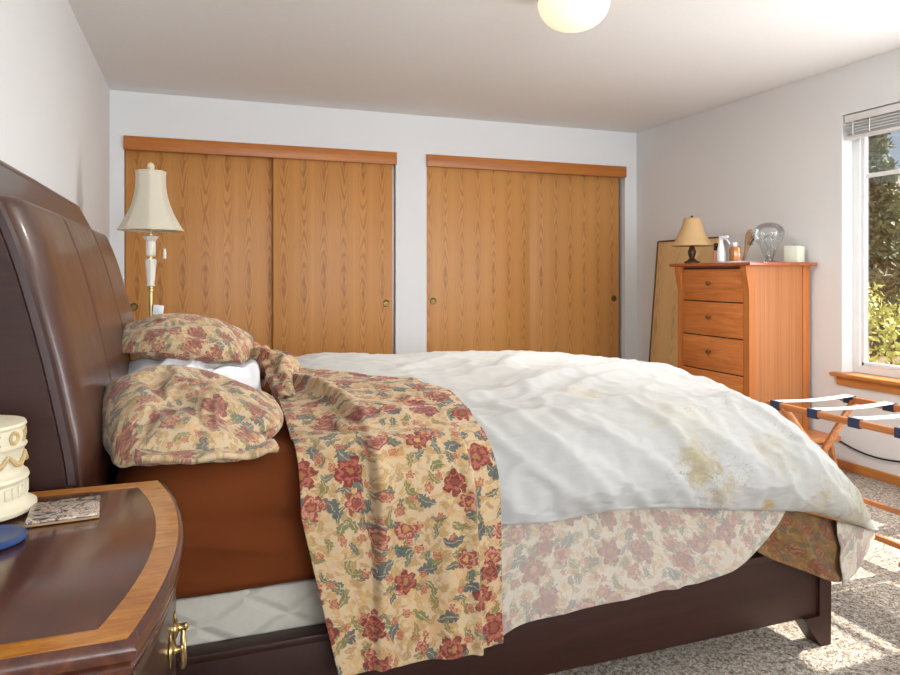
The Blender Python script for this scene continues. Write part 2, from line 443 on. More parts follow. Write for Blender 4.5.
# ------------------------------------------------------------------ mesh helpers
class MB:
    def __init__(s):
        s.bm = bmesh.new()
        s.uv = s.bm.loops.layers.uv.new('UVMap')

    def _xf(s, verts, loc, rot):
        if rot is not None:
            bmesh.ops.rotate(s.bm, verts=verts, cent=(0, 0, 0), matrix=rot)
        bmesh.ops.translate(s.bm, verts=verts, vec=loc)

    def box(s, c, size, bev=0.0, rot=None, seg=2):
        r = bmesh.ops.create_cube(s.bm, size=1.0)
        vs = r['verts']
        bmesh.ops.scale(s.bm, vec=size, verts=vs)
        if bev:
            es = list({e for v in vs for e in v.link_edges})
            rb = bmesh.ops.bevel(s.bm, geom=es, offset=bev, segments=seg, profile=0.5, affect='EDGES')
            vs = list({v for f in rb['faces'] for v in f.verts} | {v for v in vs if v.is_valid})
        s._xf(vs, c, rot)
        return s

    def span(s, a, b, bev=0.0):
        """box from corner a to corner b"""
        c = [(p + q) / 2 for p, q in zip(a, b)]
        return s.box(c, [abs(q - p) for p, q in zip(a, b)], bev)

    def lathe(s, prof, c=(0, 0, 0), n=32, rot=None, wob=None, cap=True):
        rings = []
        allv = []
        for (r, z) in prof:
            ring = []
            for i in range(n):
                a = 2 * PI * i / n
                rr = r * (wob(a, z) if wob else 1)
                ring.append(s.bm.verts.new((rr * math.cos(a), rr * math.sin(a), z)))
            rings.append(ring); allv += ring
        for k in range(len(rings) - 1):
            for i in range(n):
                j = (i + 1) % n
                s.bm.faces.new((rings[k][i], rings[k][j], rings[k + 1][j], rings[k + 1][i]))
        if cap:
            s.bm.faces.new(list(reversed(rings[0]))); s.bm.faces.new(rings[-1])
        s._xf(allv, c, rot)
        return s

    def tube(s, pts, r, n=10, cap=True, closed=False):
        pts = [Vector(p) for p in pts]
        rings = []
        up = Vector((0, 0, 1))
        m = len(pts)
        for k, p in enumerate(pts):
            if closed:
                t = pts[(k + 1) % m] - pts[k - 1]
            else:
                t = pts[min(k + 1, m - 1)] - pts[max(k - 1, 0)]
            t.normalize()
            a = t.cross(up)
            if a.length < 0.05:
                a = t.cross(Vector((0, 1, 0)))
            a.normalize(); b = t.cross(a)
            rr = r[k] if hasattr(r, '__len__') else r
            rings.append([s.bm.verts.new(p + a * (rr * math.cos(2 * PI * i / n)) + b * (rr * math.sin(2 * PI * i / n))) for i in range(n)])
        for k in range(m if closed else m - 1):
            A, B = rings[k], rings[(k + 1) % m]
            for i in range(n):
                j = (i + 1) % n
                s.bm.faces.new((A[i], A[j], B[j], B[i]))
        if cap and not closed:
            s.bm.faces.new(list(reversed(rings[0]))); s.bm.faces.new(rings[-1])
        return s

    def grid(s, nu, nv, fn, uvf=None, closed_u=False):
        V = [[s.bm.verts.new(fn(i / nu, j / nv)) for j in range(nv + 1)] for i in range(nu + (0 if closed_u else 1))]
        AU = None
        if uvf == 'arc':
            rows = len(V)
            cu = [0.0]
            jm = int(nv * 0.8)
            for i in range(1, rows):
                cu.append(cu[-1] + (V[i][jm].co - V[i - 1][jm].co).length)
            cv = []
            for i in range(rows):
                c = [0.0]
                for j in range(nv, 0, -1):
                    c.append(c[-1] + (V[i][j].co - V[i][j - 1].co).length)
                cv.append(list(reversed(c)))
            AU = (cu, cv)
        for i in range(nu):
            i2 = (i + 1) % nu if closed_u else i + 1
            for j in range(nv):
                f = s.bm.faces.new((V[i][j], V[i2][j], V[i2][j + 1], V[i][j + 1]))
                if uvf:
                    for l, (a, b) in zip(f.loops, ((i, j), (i + 1, j), (i + 1, j + 1), (i, j + 1))):
                        l[s.uv].uv = (AU[0][a], AU[1][a][b]) if AU else uvf(a / nu, b / nv)
        return s

    def prism(s, poly, axis, a, b, bev=0.0):
        """polygon in the two other axes, extruded along axis from a to b"""
        def mk(p, h):
            q = list(p); q.insert(axis, h); return tuple(q)
        A = [s.bm.verts.new(mk(p, a)) for p in poly]
        B = [s.bm.verts.new(mk(p, b)) for p in poly]
        n = len(poly)
        s.bm.faces.new(A); s.bm.faces.new(list(reversed(B)))
        for i in range(n):
            j = (i + 1) % n
            s.bm.faces.new((A[j], A[i], B[i], B[j]))
        return s

    def build(s, name, mat, parent=None, loc=(0, 0, 0), smooth=True, angle=35, normals=True):
        if normals:
            bmesh.ops.recalc_face_normals(s.bm, faces=s.bm.faces)
        me = bpy.data.meshes.new(name)
        s.bm.to_mesh(me); s.bm.free()
        me.materials.append(mat)
        if smooth:
            for p in me.polygons:
                p.use_smooth = True
            me.set_sharp_from_angle(angle=R(angle))
        o = bpy.data.objects.new(name, me)
        C.objects.link(o)
        o.location = loc
        if parent is not None:
            o.parent = parent
        return o


def tag(o, label, cat, group=None):
    o['label'] = label; o['category'] = cat
    if group: o['group'] = group
    return o


def thing(name, label, cat, loc=(0, 0, 0), rz=0.0, group=None):
    o = bpy.data.objects.new(name, None)
    o.empty_display_size = 0.1
    C.objects.link(o)
    o.location = loc; o.rotation_euler = (0, 0, rz)
    return tag(o, label, cat, group)


def struct(o):
    o['kind'] = 'structure'
    return o


def solid(o, t, off=-1.0, sub=0):
    m = o.modifiers.new('thickness', 'SOLIDIFY'); m.thickness = t; m.offset = off
    if sub:
        q = o.modifiers.new('smooth', 'SUBSURF'); q.levels = sub; q.render_levels = sub
    return o


def crom(P, t):
    """Catmull-Rom through list of tuples, t in 0..1"""
    n = len(P) - 1
    x = min(max(t, 0.0), 1.0) * n
    i = min(int(x), n - 1)
    f = x - i
    p0, p1, p2, p3 = P[max(i - 1, 0)], P[i], P[i + 1], P[min(i + 2, n)]
    return tuple(0.5 * (2 * b + (c - a) * f + (2 * a - 5 * b + 4 * c - d) * f * f + (3 * b - a - 3 * c + d) * f ** 3) for a, b, c, d in zip(p0, p1, p2, p3))


def nz(x, y, z=0.0):
    return mnoise.noise(Vector((x, y, z)))


def crease(x, y, z=0.0, k=2.6, p=1.5):
    return max(0.0, 1.0 - abs(nz(x, y, z)) * k) ** p


def ridge(x, y, z=0.0):
    """soft creases: high along thin lines"""
    return (1.0 - abs(nz(x, y, z)) * 2.0)


def sst(a, lo, hi):
    t = min(max((a - lo) / (hi - lo), 0), 1)
    return t * t * (3 - 2 * t)


CLOTHS = []


def cloth(o, grow=0.0, pins=None, pressure=None, pin_k=1.0, mass=0.25, bend=0.05, tens=8.0, gravity=1.0, selfc=False, hit=None):
    """queue a mesh for a short cloth relaxation (excess length makes it crease)"""
    m = o.modifiers.new('cloth', 'CLOTH')
    c = m.settings
    c.quality = 6
    c.mass = mass
    c.tension_stiffness = c.compression_stiffness = tens
    c.shear_stiffness = tens * 0.5
    c.bending_stiffness = bend
    c.tension_damping = c.compression_damping = c.shear_damping = 5
    c.bending_damping = 0.5
    c.air_damping = 4
    c.shrink_min = -grow
    c.effector_weights.gravity = gravity
    if pressure is not None:
        c.use_pressure = True
        c.uniform_pressure_force = pressure
    if pins is not None:
        vg = o.vertex_groups.new(name='pin')
        for v in o.data.vertices:
            w = pins(v.index, v.co)
            if w > 0:
                vg.add([v.index], w, 'REPLACE')
        c.vertex_group_mass = 'pin'
        c.pin_stiffness = pin_k
    m.collision_settings.use_collision = True
    m.collision_settings.distance_min = 0.005
    m.collision_settings.collision_quality = 3
    m.collision_settings.use_self_collision = selfc
    CLOTHS.append(o)
    return o


def relax(frames, blockers=()):
    for b in blockers:
        q = b.modifiers.new('collision', 'COLLISION')
        b.collision.thickness_outer = 0.006
        b.collision.cloth_friction = 8
        b.collision.damping = 0.5
    for f in range(1, frames + 1):
        S.frame_set(f)
    dg = bpy.context.evaluated_depsgraph_get()
    for o in CLOTHS:
        me = bpy.data.meshes.new_from_object(o.evaluated_get(dg))
        keep = o.data.materials[0]
        for md in [q for q in o.modifiers if q.type == 'CLOTH']:
            o.modifiers.remove(md)
        d = [(a.co - b.co).length for a, b in zip(me.vertices, o.data.vertices)]
        print('CLOTH', o.name, len(d), sum(d) / len(d), max(d))
        o.data = me
        if not me.materials:
            me.materials.append(keep)
        o.vertex_groups.clear()
    CLOTHS.clear()
    for b in blockers:
        b.modifiers.remove(b.modifiers['collision'])
    S.frame_set(1)


# ------------------------------------------------------------------ the setting
struct(MB().span((RX0 - 0.2, RY0 - 0.2, -0.1), (RX1 + 0.16, RY1 + 0.8, 0)).build('floor', M['carpet'], smooth=False))
struct(MB().span((RX0 - 0.2, RY0 - 0.2, RH), (RX1 + 0.16, RY1 + 0.8, RH + 0.1)).build('ceiling', M['ceiling'], smooth=False))
struct(MB().span((RX0 - 0.12, RY0 - 0.12, 0), (RX0, RY1 + 0.7, RH)).build('wall_left', M['wall'], smooth=False))
# back wall with two closet openings
C1 = (-0.472, 1.462); C2 = (1.715, 3.56); CH = 2.125
BT = 0.12
mb = MB()
for a, b in ((RX0, C1[0]), (C1[1], C2[0]), (C2[1], RX1)):
    mb.span((a, RY1, 0), (b, RY1 + BT, CH))
mb.span((RX0, RY1, CH), (RX1, RY1 + BT, RH))
struct(mb.build('wall_back', M['wall'], smooth=False))
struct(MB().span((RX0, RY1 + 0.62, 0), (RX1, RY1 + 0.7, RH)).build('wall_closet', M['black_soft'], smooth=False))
# right wall with window opening
WY0, WY1, WZ0, WZ1 = 1.49, 3.165, 0.585, 2.145
WT = 0.16
mb = MB()
mb.span((RX1, RY0, 0), (RX1 + WT, WY0, RH)).span((RX1, WY1, 0), (RX1 + WT, RY1 + 0.7, RH))
mb.span((RX1, WY0, 0), (RX1 + WT, WY1, WZ0)).span((RX1, WY0, WZ1), (RX1 + WT, WY1, RH))
struct(mb.build('wall_right', M['wall'], smooth=False))
# unseen wall behind the camera; its window opening is added for fill light
mb = MB()
mb.span((RX0, RY0 - 0.12, 0), (-0.1, RY0, RH)).span((3.3, RY0 - 0.12, 0), (RX1, RY0, RH))
mb.span((-0.1, RY0 - 0.12, 0), (3.3, RY0, 0.55)).span((-0.1, RY0 - 0.12, 2.32), (3.3, RY0, RH))
struct(mb.build('wall_front', M['wall'], smooth=False))
mb = MB()
for x0, x1 in ((-0.1, -0.04), (1.57, 1.63), (3.24, 3.3)):
    mb.span((x0, RY0 - 0.10, 0.55), (x1, RY0 - 0.085, 2.32))
mb.span((-0.1, RY0 - 0.10, 0.55), (3.3, RY0 - 0.085, 0.61)).span((-0.1, RY0 - 0.10, 2.26), (3.3, RY0 - 0.085, 2.32))
struct(mb.build('added_rear_window', M['vinyl'], smooth=False))  # frame of the unseen window added for fill light

# baseboards
struct(MB().span((RX1 - 0.014, RY0, 0), (RX1, RY1, 0.055), 0.004).build('baseboard_right', M['oak_trim_y']))
struct(MB().span((C1[1] + 0.0, RY1 - 0.012, 0), (C2[0], RY1, 0.055), 0.004).build('baseboard_back', M['oak_trim']))
struct(MB().span((RX0, RY0, 0), (RX0 + 0.012, RY1, 0.055), 0.004).build('baseboard_left', M['oak_trim_y']))

# closets: header valance and bypass doors
dn = 0
for ci, (cx0, cx1) in enumerate((C1, C2)):
    struct(MB().span((cx0 - 0.002, RY1 - 0.022, 2.037), (cx1 + 0.004, RY1 - 0.0005, CH + 0.008), 0.004).build('trim_%d' % (ci + 1), M['oak_trim']))
    wdt = cx1 - cx0
    seam = (0.535, 2.62)[ci]
    if ci == 0:
        spans = ((cx0 + 0.004, seam + 0.02, 0.050), (seam - 0.005, cx1 - 0.022, 0.012))
    else:
        spans = ((cx0 + 0.004, seam + 0.01, 0.012), (seam - 0.02, cx1 - 0.028, 0.052))
    for di, (a, b, dy) in enumerate(spans):
        dn += 1
        d = MB().span((0, 0, 0.02), (b - a, 0.034, 2.06), 0.002).build('door_%d' % dn, M['oak_b' if ci else 'oak'], loc=(a, RY1 + dy, 0))
        struct(d)
        px = 0.055 if di == 0 else (b - a) - 0.052
        rot = Matrix.Rotation(R(90), 3, 'X')
        MB().lathe([(0.0005, 0.003), (0.016, 0.003), (0.019, 0.006), (0.025, 0.007), (0.028, 0.004), (0.028, -0.002)], (px, -0.0005, 0.955 if ci == 0 else 0.968), 24, rot).build('finger_pull', M['brass_dark'], d)
    # steel side channel behind the right edge
    struct(MB().span((cx1 - 0.022, RY1 + 0.05, 0.0), (cx1 - 0.001, RY1 + 0.1, 2.05)).build('trim_%d' % (ci + 5), M['nickel'], smooth=False))

# window_1: vinyl frame, panes, muntin; oak sill; blind
w = thing('window_1', 'x', 'x'); del w['label']; del w['category']; struct(w)
FX0, FX1 = RX1 + 0.085, RX1 + 0.14
mb = MB()
fw = 0.05
mb.span((FX0, WY0, WZ0), (FX1, WY0 + fw, WZ1), 0.006).span((FX0, WY1 - fw, WZ0), (FX1, WY1, WZ1), 0.006)
mb.span((FX0 + 0.001, WY0 + fw - 0.001, WZ0 + 0.002), (FX1, WY1 - fw + 0.001, WZ0 + 0.045)).span((FX0 + 0.001, WY0 + fw - 0.001, WZ1 - 0.05), (FX1, WY1 - fw + 0.001, WZ1))
mid = (WY0 + WY1) / 2
mb.span((FX0 + 0.005, mid - 0.03, WZ0 + 0.04), (FX1 - 0.005, mid + 0.03, WZ1 - 0.045), 0.006)
mb.build('window_frame', M['vinyl'], w)
for y0, y1 in ((WY0 + fw, mid - 0.03), (mid + 0.03, WY1 - fw)):
    mb = MB()
    mb.span((FX0 + 0.012, y0, WZ0 + 0.045), (FX0 + 0.045, y0 + 0.022, WZ1 - 0.05), 0.004).span((FX0 + 0.012, y1 - 0.022, WZ0 + 0.045), (FX0 + 0.045, y1, WZ1 - 0.05), 0.004)
    mb.span((FX0 + 0.012, y0, WZ0 + 0.045), (FX0 + 0.045, y1, WZ0 + 0.067), 0.004).span((FX0 + 0.012, y0, WZ1 - 0.075), (FX0 + 0.045, y1, WZ1 - 0.05), 0.004)
    mb.span((FX0 + 0.022, y0, 1.76), (FX0 + 0.036, y1, 1.785), 0.003)
    sash = mb.build('sash', M['vinyl'], w)
    MB().span((FX0 + 0.026, y0 + 0.02, WZ0 + 0.065), (FX0 + 0.030, y1 - 0.02, WZ1 - 0.073)).build('pane', M['pane'], sash, smooth=False)
mb = MB().span((RX1 - 0.055, WY0 - 0.05, WZ0 - 0.022), (FX0, WY1 + 0.045, WZ0 + 0.001), 0.006)
mb.span((RX1 - 0.02, WY0 - 0.03, WZ0 - 0.075), (RX1 - 0.001, WY1 + 0.025, WZ0 - 0.022), 0.005)
struct(mb.build('trim_3', M['oak_trim_y']))

# blind gathered at the top of the window
bl = thing('window_blind', 'white slatted blind drawn up at the top of the right window', 'blind', (RX1 + 0.03, (WY0 + WY1) / 2, 2.0))
L2 = (WY1 - WY0) / 2 - 0.015
MB().span((-0.028, -L2, 0.095), (0.028, L2, 0.138), 0.004).build('headrail', M['vinyl'], bl)
for k in range(9):
    MB().box((0, 0, 0.086 - k * 0.0085), (0.05, 2 * L2, 0.003), 0, Matrix.Rotation(R(4 if k % 2 else -3), 3, 'Y')).build('slat', M['vinyl'], bl, smooth=False)
MB().span((-0.026, -L2, -0.006), (0.026, L2, 0.010), 0.004).build('bottom_rail', M['vinyl'], bl)
for yy in (L2 - 0.06, L2 - 0.17):
    MB().tube([(-0.03, yy, 0.1), (-0.031, yy, 0.05), (-0.031, yy, 0.012)], 0.0025, 6).build('lift_cord', M['vinyl'], bl)

# ceiling light
cl = thing('ceiling_light', 'round frosted glass dome light glowing warm on the ceiling', 'ceiling light', (1.56, 2.70, RH))
MB().lathe([(0.165, 0.0), (0.168, -0.012), (0.165, -0.03), (0.158, -0.05), (0.14, -0.052)], n=48).build('brass_base', M['brass'], cl)
prof = [(0.148, -0.05)] + [(0.158 * math.cos(a) ** 0.85, -0.06 - 0.122 * math.sin(a)) for a in [R(x) for x in range(0, 88, 6)]] + [(0.003, -0.1825)]
MB().lathe(prof, n=48).build('glass_dome', M['dome'], cl)
pl = lamp('dome_downlight', 'AREA', (0, 0, -0.186), 19, (1.0, 0.96, 0.9), aim=(0, 0, -1), shape='DISK', size=0.12)
pl.parent = cl

# ------------------------------------------------------------------ bed
BY0, BY1 = 1.68, 3.34          # outer faces of the side rails
MT = 0.745                     # mattress top
bed = thing('sleigh_bed', 'dark wood sleigh bed with tall curved brown leather headboard', 'bed', (0, 0, 0))
WP = [(-0.468, 1.455), (-0.450, 1.42), (-0.415, 1.35), (-0.365, 1.22), (-0.32, 1.05), (-0.288, 0.9), (-0.262, 0.74), (-0.25, 0.5), (-0.25, 0.28)]


def prof_at(t):
    return crom(WP, t)


def wx(z):
    for (a, za), (b, zb) in zip(WP, WP[1:]):
        if zb <= z <= za:
            return a + (b - a) * (za - z) / (za - zb)
    return WP[-1][0] if z < 0.3 else WP[0][0]


front = [prof_at(i / 40) for i in range(41)]
# wooden headboard shell: front profile offset backwards
def back_of(i):
    a = front[max(i - 1, 0)]; b = front[min(i + 1, 40)]
    dx, dz = b[0] - a[0], b[1] - a[1]
    l = math.hypot(dx, dz)
    return (front[i][0] + dz / l * 0.05, front[i][1] - dx / l * 0.05)
hpoly = front + [back_of(i) for i in range(40, -1, -1)]
hpoly = [(max(x, RX0 + 0.012), z) for x, z in hpoly]
hb = MB().prism(hpoly, 1, BY0 - 0.022, BY1 - 0.0).build('headboard', M['bed_wood_top'], bed, angle=30)
# rounded crest along the top
MB().tube([(-0.487, BY0 - 0.022, 1.456), (-0.487, (BY0 + BY1) / 2, 1.458), (-0.487, BY1, 1.456)], 0.019, 14).build('crest_rail', M['bed_wood_top'], hb)
# side stiles (wide curved posts)
for yy in (BY0 - 0.078, BY1 + 0.002):
    t0_ = 0.13 if yy < 2 else 0.30
    fr_ = [prof_at(t0_ + (1 - t0_) * i / 40) for i in range(41)]
    poly = [(x + 0.012, z) for x, z in fr_] + [(-0.235, 0.0), (-0.36, 0.0)] + [(max(x - 0.125, RX0 + 0.015), z) for x, z in reversed(fr_)]
    st = MB().prism(poly, 1, yy, yy + 0.055).build('stile', M['bed_wood'], bed, angle=30)
    MB().tube([(x + 0.014, yy + 0.028, z) for x, z in fr_], 0.018, 8).build('bead', M['bed_wood'], st)
# leather upholstery: three channels
LY0, LY1 = BY0 - 0.018, BY1 - 0.025
seams = (LY0, 2.2, 2.76, LY1)


def leather(u, v):
    y = LY0 + (LY1 - LY0) * u
    t = 0.26 + 0.695 * v
    x, z = prof_at(t)
    a = prof_at(min(t + 0.01, 1)); b = prof_at(max(t - 0.01, 0))
    dx, dz = a[0] - b[0], a[1] - b[1]
    l = math.hypot(dx, dz)
    nx_, nz_ = -dz / l, dx / l
    h = 0.05
    for s0, s1 in zip(seams, seams[1:]):
        if s0 <= y <= s1:
            q = min(y - s0, s1 - y)
            edge = 0.11 if (s0 == LY0 and y - s0 < s1 - y) or (s1 == LY1 and s1 - y < y - s0) else 0.028
            dep = 0.05 if edge > 0.05 else 0.011
            k = min(q / edge, 1)
            h = 0.052 - dep * (1 - math.sqrt(max(0, 1 - (1 - k) ** 2)))
    e = min(v / 0.05, 1, (1 - v) / 0.03)
    h *= math.sqrt(max(0.0, 1 - (1 - max(e, 0)) ** 2)) if e < 1 else 1
    h += 0.0025 * nz(y * 3, z * 5) * min(1, e)
    return (x + nx_ * (h + 0.001), y, z + nz_ * h)


MB().grid(150, 70, leather).build('leather_panel', M['leather'], hb, angle=80)
wl = []
for i in range(41):
    x, z = prof_at(0.26 + 0.695 * i / 40)
    wl.append((x + 0.008, LY0 - 0.004, z + 0.003))
MB().tube(wl, 0.006, 8).build('piping', M['welt'], hb)
# rails, foot
for y0, y1 in ((BY0, BY0 + 0.05), (BY1 - 0.05, BY1)):
    rl = bed_rail_ = MB().span((-0.25, y0, 0.095), (1.845, y1, 0.314), 0.004).build('side_rail', M['bed_wood'], bed)
    bed_rail = rl if y0 < 2 else bed_rail
    MB().span((-0.25, y0 - 0.004 if y0 < 2 else y0, 0.296), (1.845, y1 if y0 < 2 else y1 + 0.004, 0.3145), 0.003).build('rail_cap', M['bed_wood'], rl)
MB().span((1.845, BY0, 0.095), (1.89, BY1, 0.33), 0.006).build('foot_rail', M['bed_wood'], bed)
for y0 in (BY0 - 0.008, BY1 - 0.052):
    # bracket foot that tapers to the floor
    mb = MB().prism([(1.785, 0.097), (1.85, 0.0972), (1.85, 0.325), (1.9, 0.325), (1.897, 0.0), (1.857, 0.0)], 1, y0, y0 + 0.06)
    mb.build('leg', M['bed_wood'], bed, smooth=False)

# box spring and mattress
bs = MB().span((-0.20, BY0 + 0.055, 0.20), (1.835, BY1 - 0.055, 0.424), 0.022).build('box_spring', M['ticking'])
tag(bs, 'cream quilted box spring showing above the bed rail under the brown mattress', 'box spring')


def mattress_side():
    x0, x1, y0, y1, z0, z1 = -0.185, 1.655, BY0 + 0.032, BY1 - 0.035, 0.428, MT
    r = 0.085
    mb = MB()
    # closed ring profile swept round the outline
    import itertools
    out = []
    nseg = 8
    def outline(off):
        pts = []
        rr = 0.16
        for (cx, cy, a0) in ((x1 - rr, y1 - rr, 0), (x0 + rr, y1 - rr, 90), (x0 + rr, y0 + rr, 180), (x1 - rr, y0 + rr, 270)):
            for k in range(nseg + 1):
                a = R(a0 + 90 * k / nseg)
                pts.append((cx + (rr + off) * math.cos(a), cy + (rr + off) * math.sin(a)))
        # refine the straight runs
        res = []
        for i, p in enumerate(pts):
            q = pts[(i + 1) % len(pts)]
            d = math.hypot(q[0] - p[0], q[1] - p[1])
            m = max(1, int(d / 0.022))
            for k in range(m):
                res.append((p[0] + (q[0] - p[0]) * k / m, p[1] + (q[1] - p[1]) * k / m))
        return res
    prof = [(-0.03, z0)] + [(-0.008, z0 + 0.003)] + [(0.0, z0 + 0.02 + (z1 - z0 - 0.105) * k / 40) for k in range(41)] + [(-r + r * math.cos(R(a)), z1 - r + r * math.sin(R(a))) for a in range(15, 91, 15)]
    base = outline(0)
    cx_, cy_ = (x0 + x1) / 2, (y0 + y1) / 2
    rings = []
    for (off, z) in prof:
        ring = []
        for (p, q) in zip(outline(off), base):
            d = 0.0
            if z < z1 - 0.03:
                zz = (z - z0) / (z1 - z0)
                w_ = sst(zz, 0.0, 0.08) * (1 - sst(zz, 0.28, 0.75))
                d = w_ * (0.022 * nz(q[0] * 1.4 + q[1], z * 17 + q[0] * 2.5, 1.0) + 0.012 * crease(q[0] * 1.2 + q[1], z * 13 + q[0] * 2.5, 5.0, 1.6, 1.2)) + 0.004 * nz(q[0] * 5, z * 12)
                d += 0.006 * math.sin(zz * PI)
            l = math.hypot(p[0] - cx_, p[1] - cy_)
            ny = -1 if q[1] < y0 + 0.02 else (1 if q[1] > y1 - 0.02 else 0)
            nx = -1 if q[0] < x0 + 0.02 else (1 if q[0] > x1 - 0.02 else 0)
            ring.append(mb.bm.verts.new((p[0] + nx * d, p[1] + ny * d, z + 0.003 * nz(q[0] * 2.5, 3.3) * (z < z0 + 0.1))))
        rings.append(ring)
    n = len(rings[0])
    for a, b in zip(rings, rings[1:]):
        for i in range(n):
            mb.bm.faces.new((a[i], a[(i + 1) % n], b[(i + 1) % n], b[i]))
    mb.bm.faces.new(rings[-1]); mb.bm.faces.new(list(reversed(rings[0])))
    return mb


mattress = mattress_side().build('mattress', M['brown_sheet'], angle=60)
tag(mattress, 'thick mattress in a tight brown fitted sheet', 'mattress')

# ------------------------------------------------------------------ duvet
DX = [0.36, 0.75, 1.1, 1.45, 1.75, 1.95, 2.05, 2.105, 2.12, 2.10]
DC = [
    [(3.40, .58), (3.375, .72), (3.28, .79), (3.0, .81), (2.5, .785), (2.05, .775), (1.80, .77), (1.715, .72), (1.70, .64), (1.705, .60)],
    [(3.42, .48), (3.39, .70), (3.30, .80), (3.0, .825), (2.5, .80), (2.05, .79), (1.78, .765), (1.668, .70), (1.63, .61), (1.635, .535)],
    [(3.42, .45), (3.39, .70), (3.30, .80), (3.0, .835), (2.5, .84), (2.05, .825), (1.79, .775), (1.65, .70), (1.60, .615), (1.625, .538)],
    [(3.42, .42), (3.39, .68), (3.30, .79), (3.0, .83), (2.5, .835), (2.05, .815), (1.80, .775), (1.65, .69), (1.60, .58), (1.625, .497)],
    [(3.41, .40), (3.38, .65), (3.29, .765), (3.0, .805), (2.5, .80), (2.06, .77), (1.82, .75), (1.665, .66), (1.60, .54), (1.635, .45)],
    [(3.40, .38), (3.37, .60), (3.28, .735), (3.0, .77), (2.5, .765), (2.1, .73), (1.86, .645), (1.70, .545), (1.63, .455), (1.64, .39)],
    [(3.39, .36), (3.36, .56), (3.27, .70), (3.0, .735), (2.5, .725), (2.12, .665), (1.90, .555), (1.76, .45), (1.68, .385), (1.665, .348)],
    [(3.38, .34), (3.34, .5), (3.26, .60), (3.0, .63), (2.5, .62), (2.13, .56), (1.92, .47), (1.80, .395), (1.72, .355), (1.69, .33)],
    [(3.36, .33), (3.33, .42), (3.25, .47), (3.0, .49), (2.5, .48), (2.14, .44), (1.94, .39), (1.83, .35), (1.75, .33), (1.71, .32)],
    [(3.34, .32), (3.31, .36), (3.24, .37), (3.0, .37), (2.5, .365), (2.14, .35), (1.95, .335), (1.85, .32), (1.78, .315), (1.73, .312)],
]


def duvet(u, v):
    x = crom([(q,) for q in DX], u)[0]
    cols = [crom(row, v) for row in DC]
    y, z = crom(cols, u)
    # puff and creases
    side = sst(v, 0.58, 0.74)
    top = 1 - side
    end = sst(u, 0.6, 0.85)
    fade = min(1, u / 0.04, (1 - v) / 0.02 + 0.25)
    q = 0
    calm = 0.25 + 0.75 * sst(x, 0.55, 0.95)
    wx_ = x + 0.12 * nz(x * 2.1, y * 2.1, 8.0)
    wy_ = y + 0.12 * nz(x * 2.1, y * 2.1, 18.0)
    q += 0.020 * top * nz(x * 2.3 + 1.3, y * 2.0, 2.0)
    q += 0.022 * top * crease(wx_ * 1.3 + wy_ * 1.6, wy_ * 2.4 - wx_ * 2.0, 1.7)
    q += 0.013 * top * crease(wx_ * 3.2 - wy_ * 1.5, wy_ * 3.6 + wx_ * 1.0, 4.0)
    q += 0.008 * top * crease(wx_ * 6 + wy_ * 5, wy_ * 7 - wx_ * 4, 6.0)
    # near side: folds running down and towards the head, from the shoulder
    s_ = x * 1.0 + z * 0.8 + 0.07 * nz(x * 3, z * 3, 12.0)
    q += calm * side * (0.034 * crease(s_ * 2.6, z * 1.1, 7.0, 2.2, 1.3) + 0.018 * crease(s_ * 6.5, z * 1.6, 9.1) + 0.018 * nz(x * 3.0, z * 3.0, 5.0) - 0.014)
    q += calm * side * 0.012 * crease(x * 3 - z * 5, z * 5 + x * 2, 15.0)
    q += 0.004 * nz(x * 14, y * 14, z * 14)
    q *= fade
    ny_ = -side
    nzz = 0.35 + 0.65 * top
    far = 1 - 0.75 * sst(y, 2.5, 3.0)
    zz = z + q * nzz * (far if top > 0.5 else 1) - 0.020 * top * sst(x, 0.5, 0.9) - 0.004
    # wavy hem
    hem = sst(v, 0.9, 1.0)
    zz += hem * 0.010 * nz(x * 5.0, 1.0, 0.0)
    return (x + end * side * q * 0.5, y + q * ny_ * 0.9, zz)


dv = MB().grid(150, 160, duvet, lambda u, v: (u * 2, v * 2)).build('duvet', M['duvet'], angle=180)
tag(dv, 'rumpled white duvet with yellow and grey stains spread over the bed', 'duvet')
DN = 161


def duvet_pin(i, p):
    j = i % DN
    if j >= DN - 3 or j < 3: return 0.85
    if i // DN < 3: return 0.9
    return 0.30 if p.y < 1.85 else 0.45


cloth(dv, 0.055, duvet_pin, pin_k=1.0, bend=0.25, gravity=0.05)

# pale printed sheet hanging under the duvet on the near side, with a bunched corner by the foot
sh = thing('printed_sheet', 'faded floral sheet hanging down the bed side from under the white duvet', 'sheet')
HEM = [(0.40, .222), (0.55, .226), (0.70, .232), (0.80, .262), (0.95, .272), (1.15, .280), (1.35, .288), (1.49, .308), (1.585, .355), (1.665, .43), (1.70, .50)]


def hangsheet(u, v):
    hx, hz = crom(HEM, u)
    x = 0.42 + (1.70 - 0.42) * u
    xx = x + (hx - x) * v
    zt = 0.575 - 0.05 * sst(u, 0.6, 1)
    z = zt + (hz - zt) * v
    fold = 0.010 * ridge(xx * 4.2 + z * 0.9, z * 0.9, 3.0) + 0.006 * nz(xx * 9, z * 4, 1.0)
    dia = 0.014 * math.exp(-((xx - 1.38 - (z - 0.42) * 0.75) / 0.022) ** 2)
    y = 1.654 - (fold + 0.004) * (0.25 + 0.75 * v) - dia + 0.004 * sst(v, 0.0, 0.2)
    return (xx, min(y, 1.674), z + 0.004 * v * nz(xx * 8, 2.0))


o = MB().grid(120, 40, hangsheet, 'arc').build('hanging_side', M['floral_back'], sh, angle=180)


hs_ = o


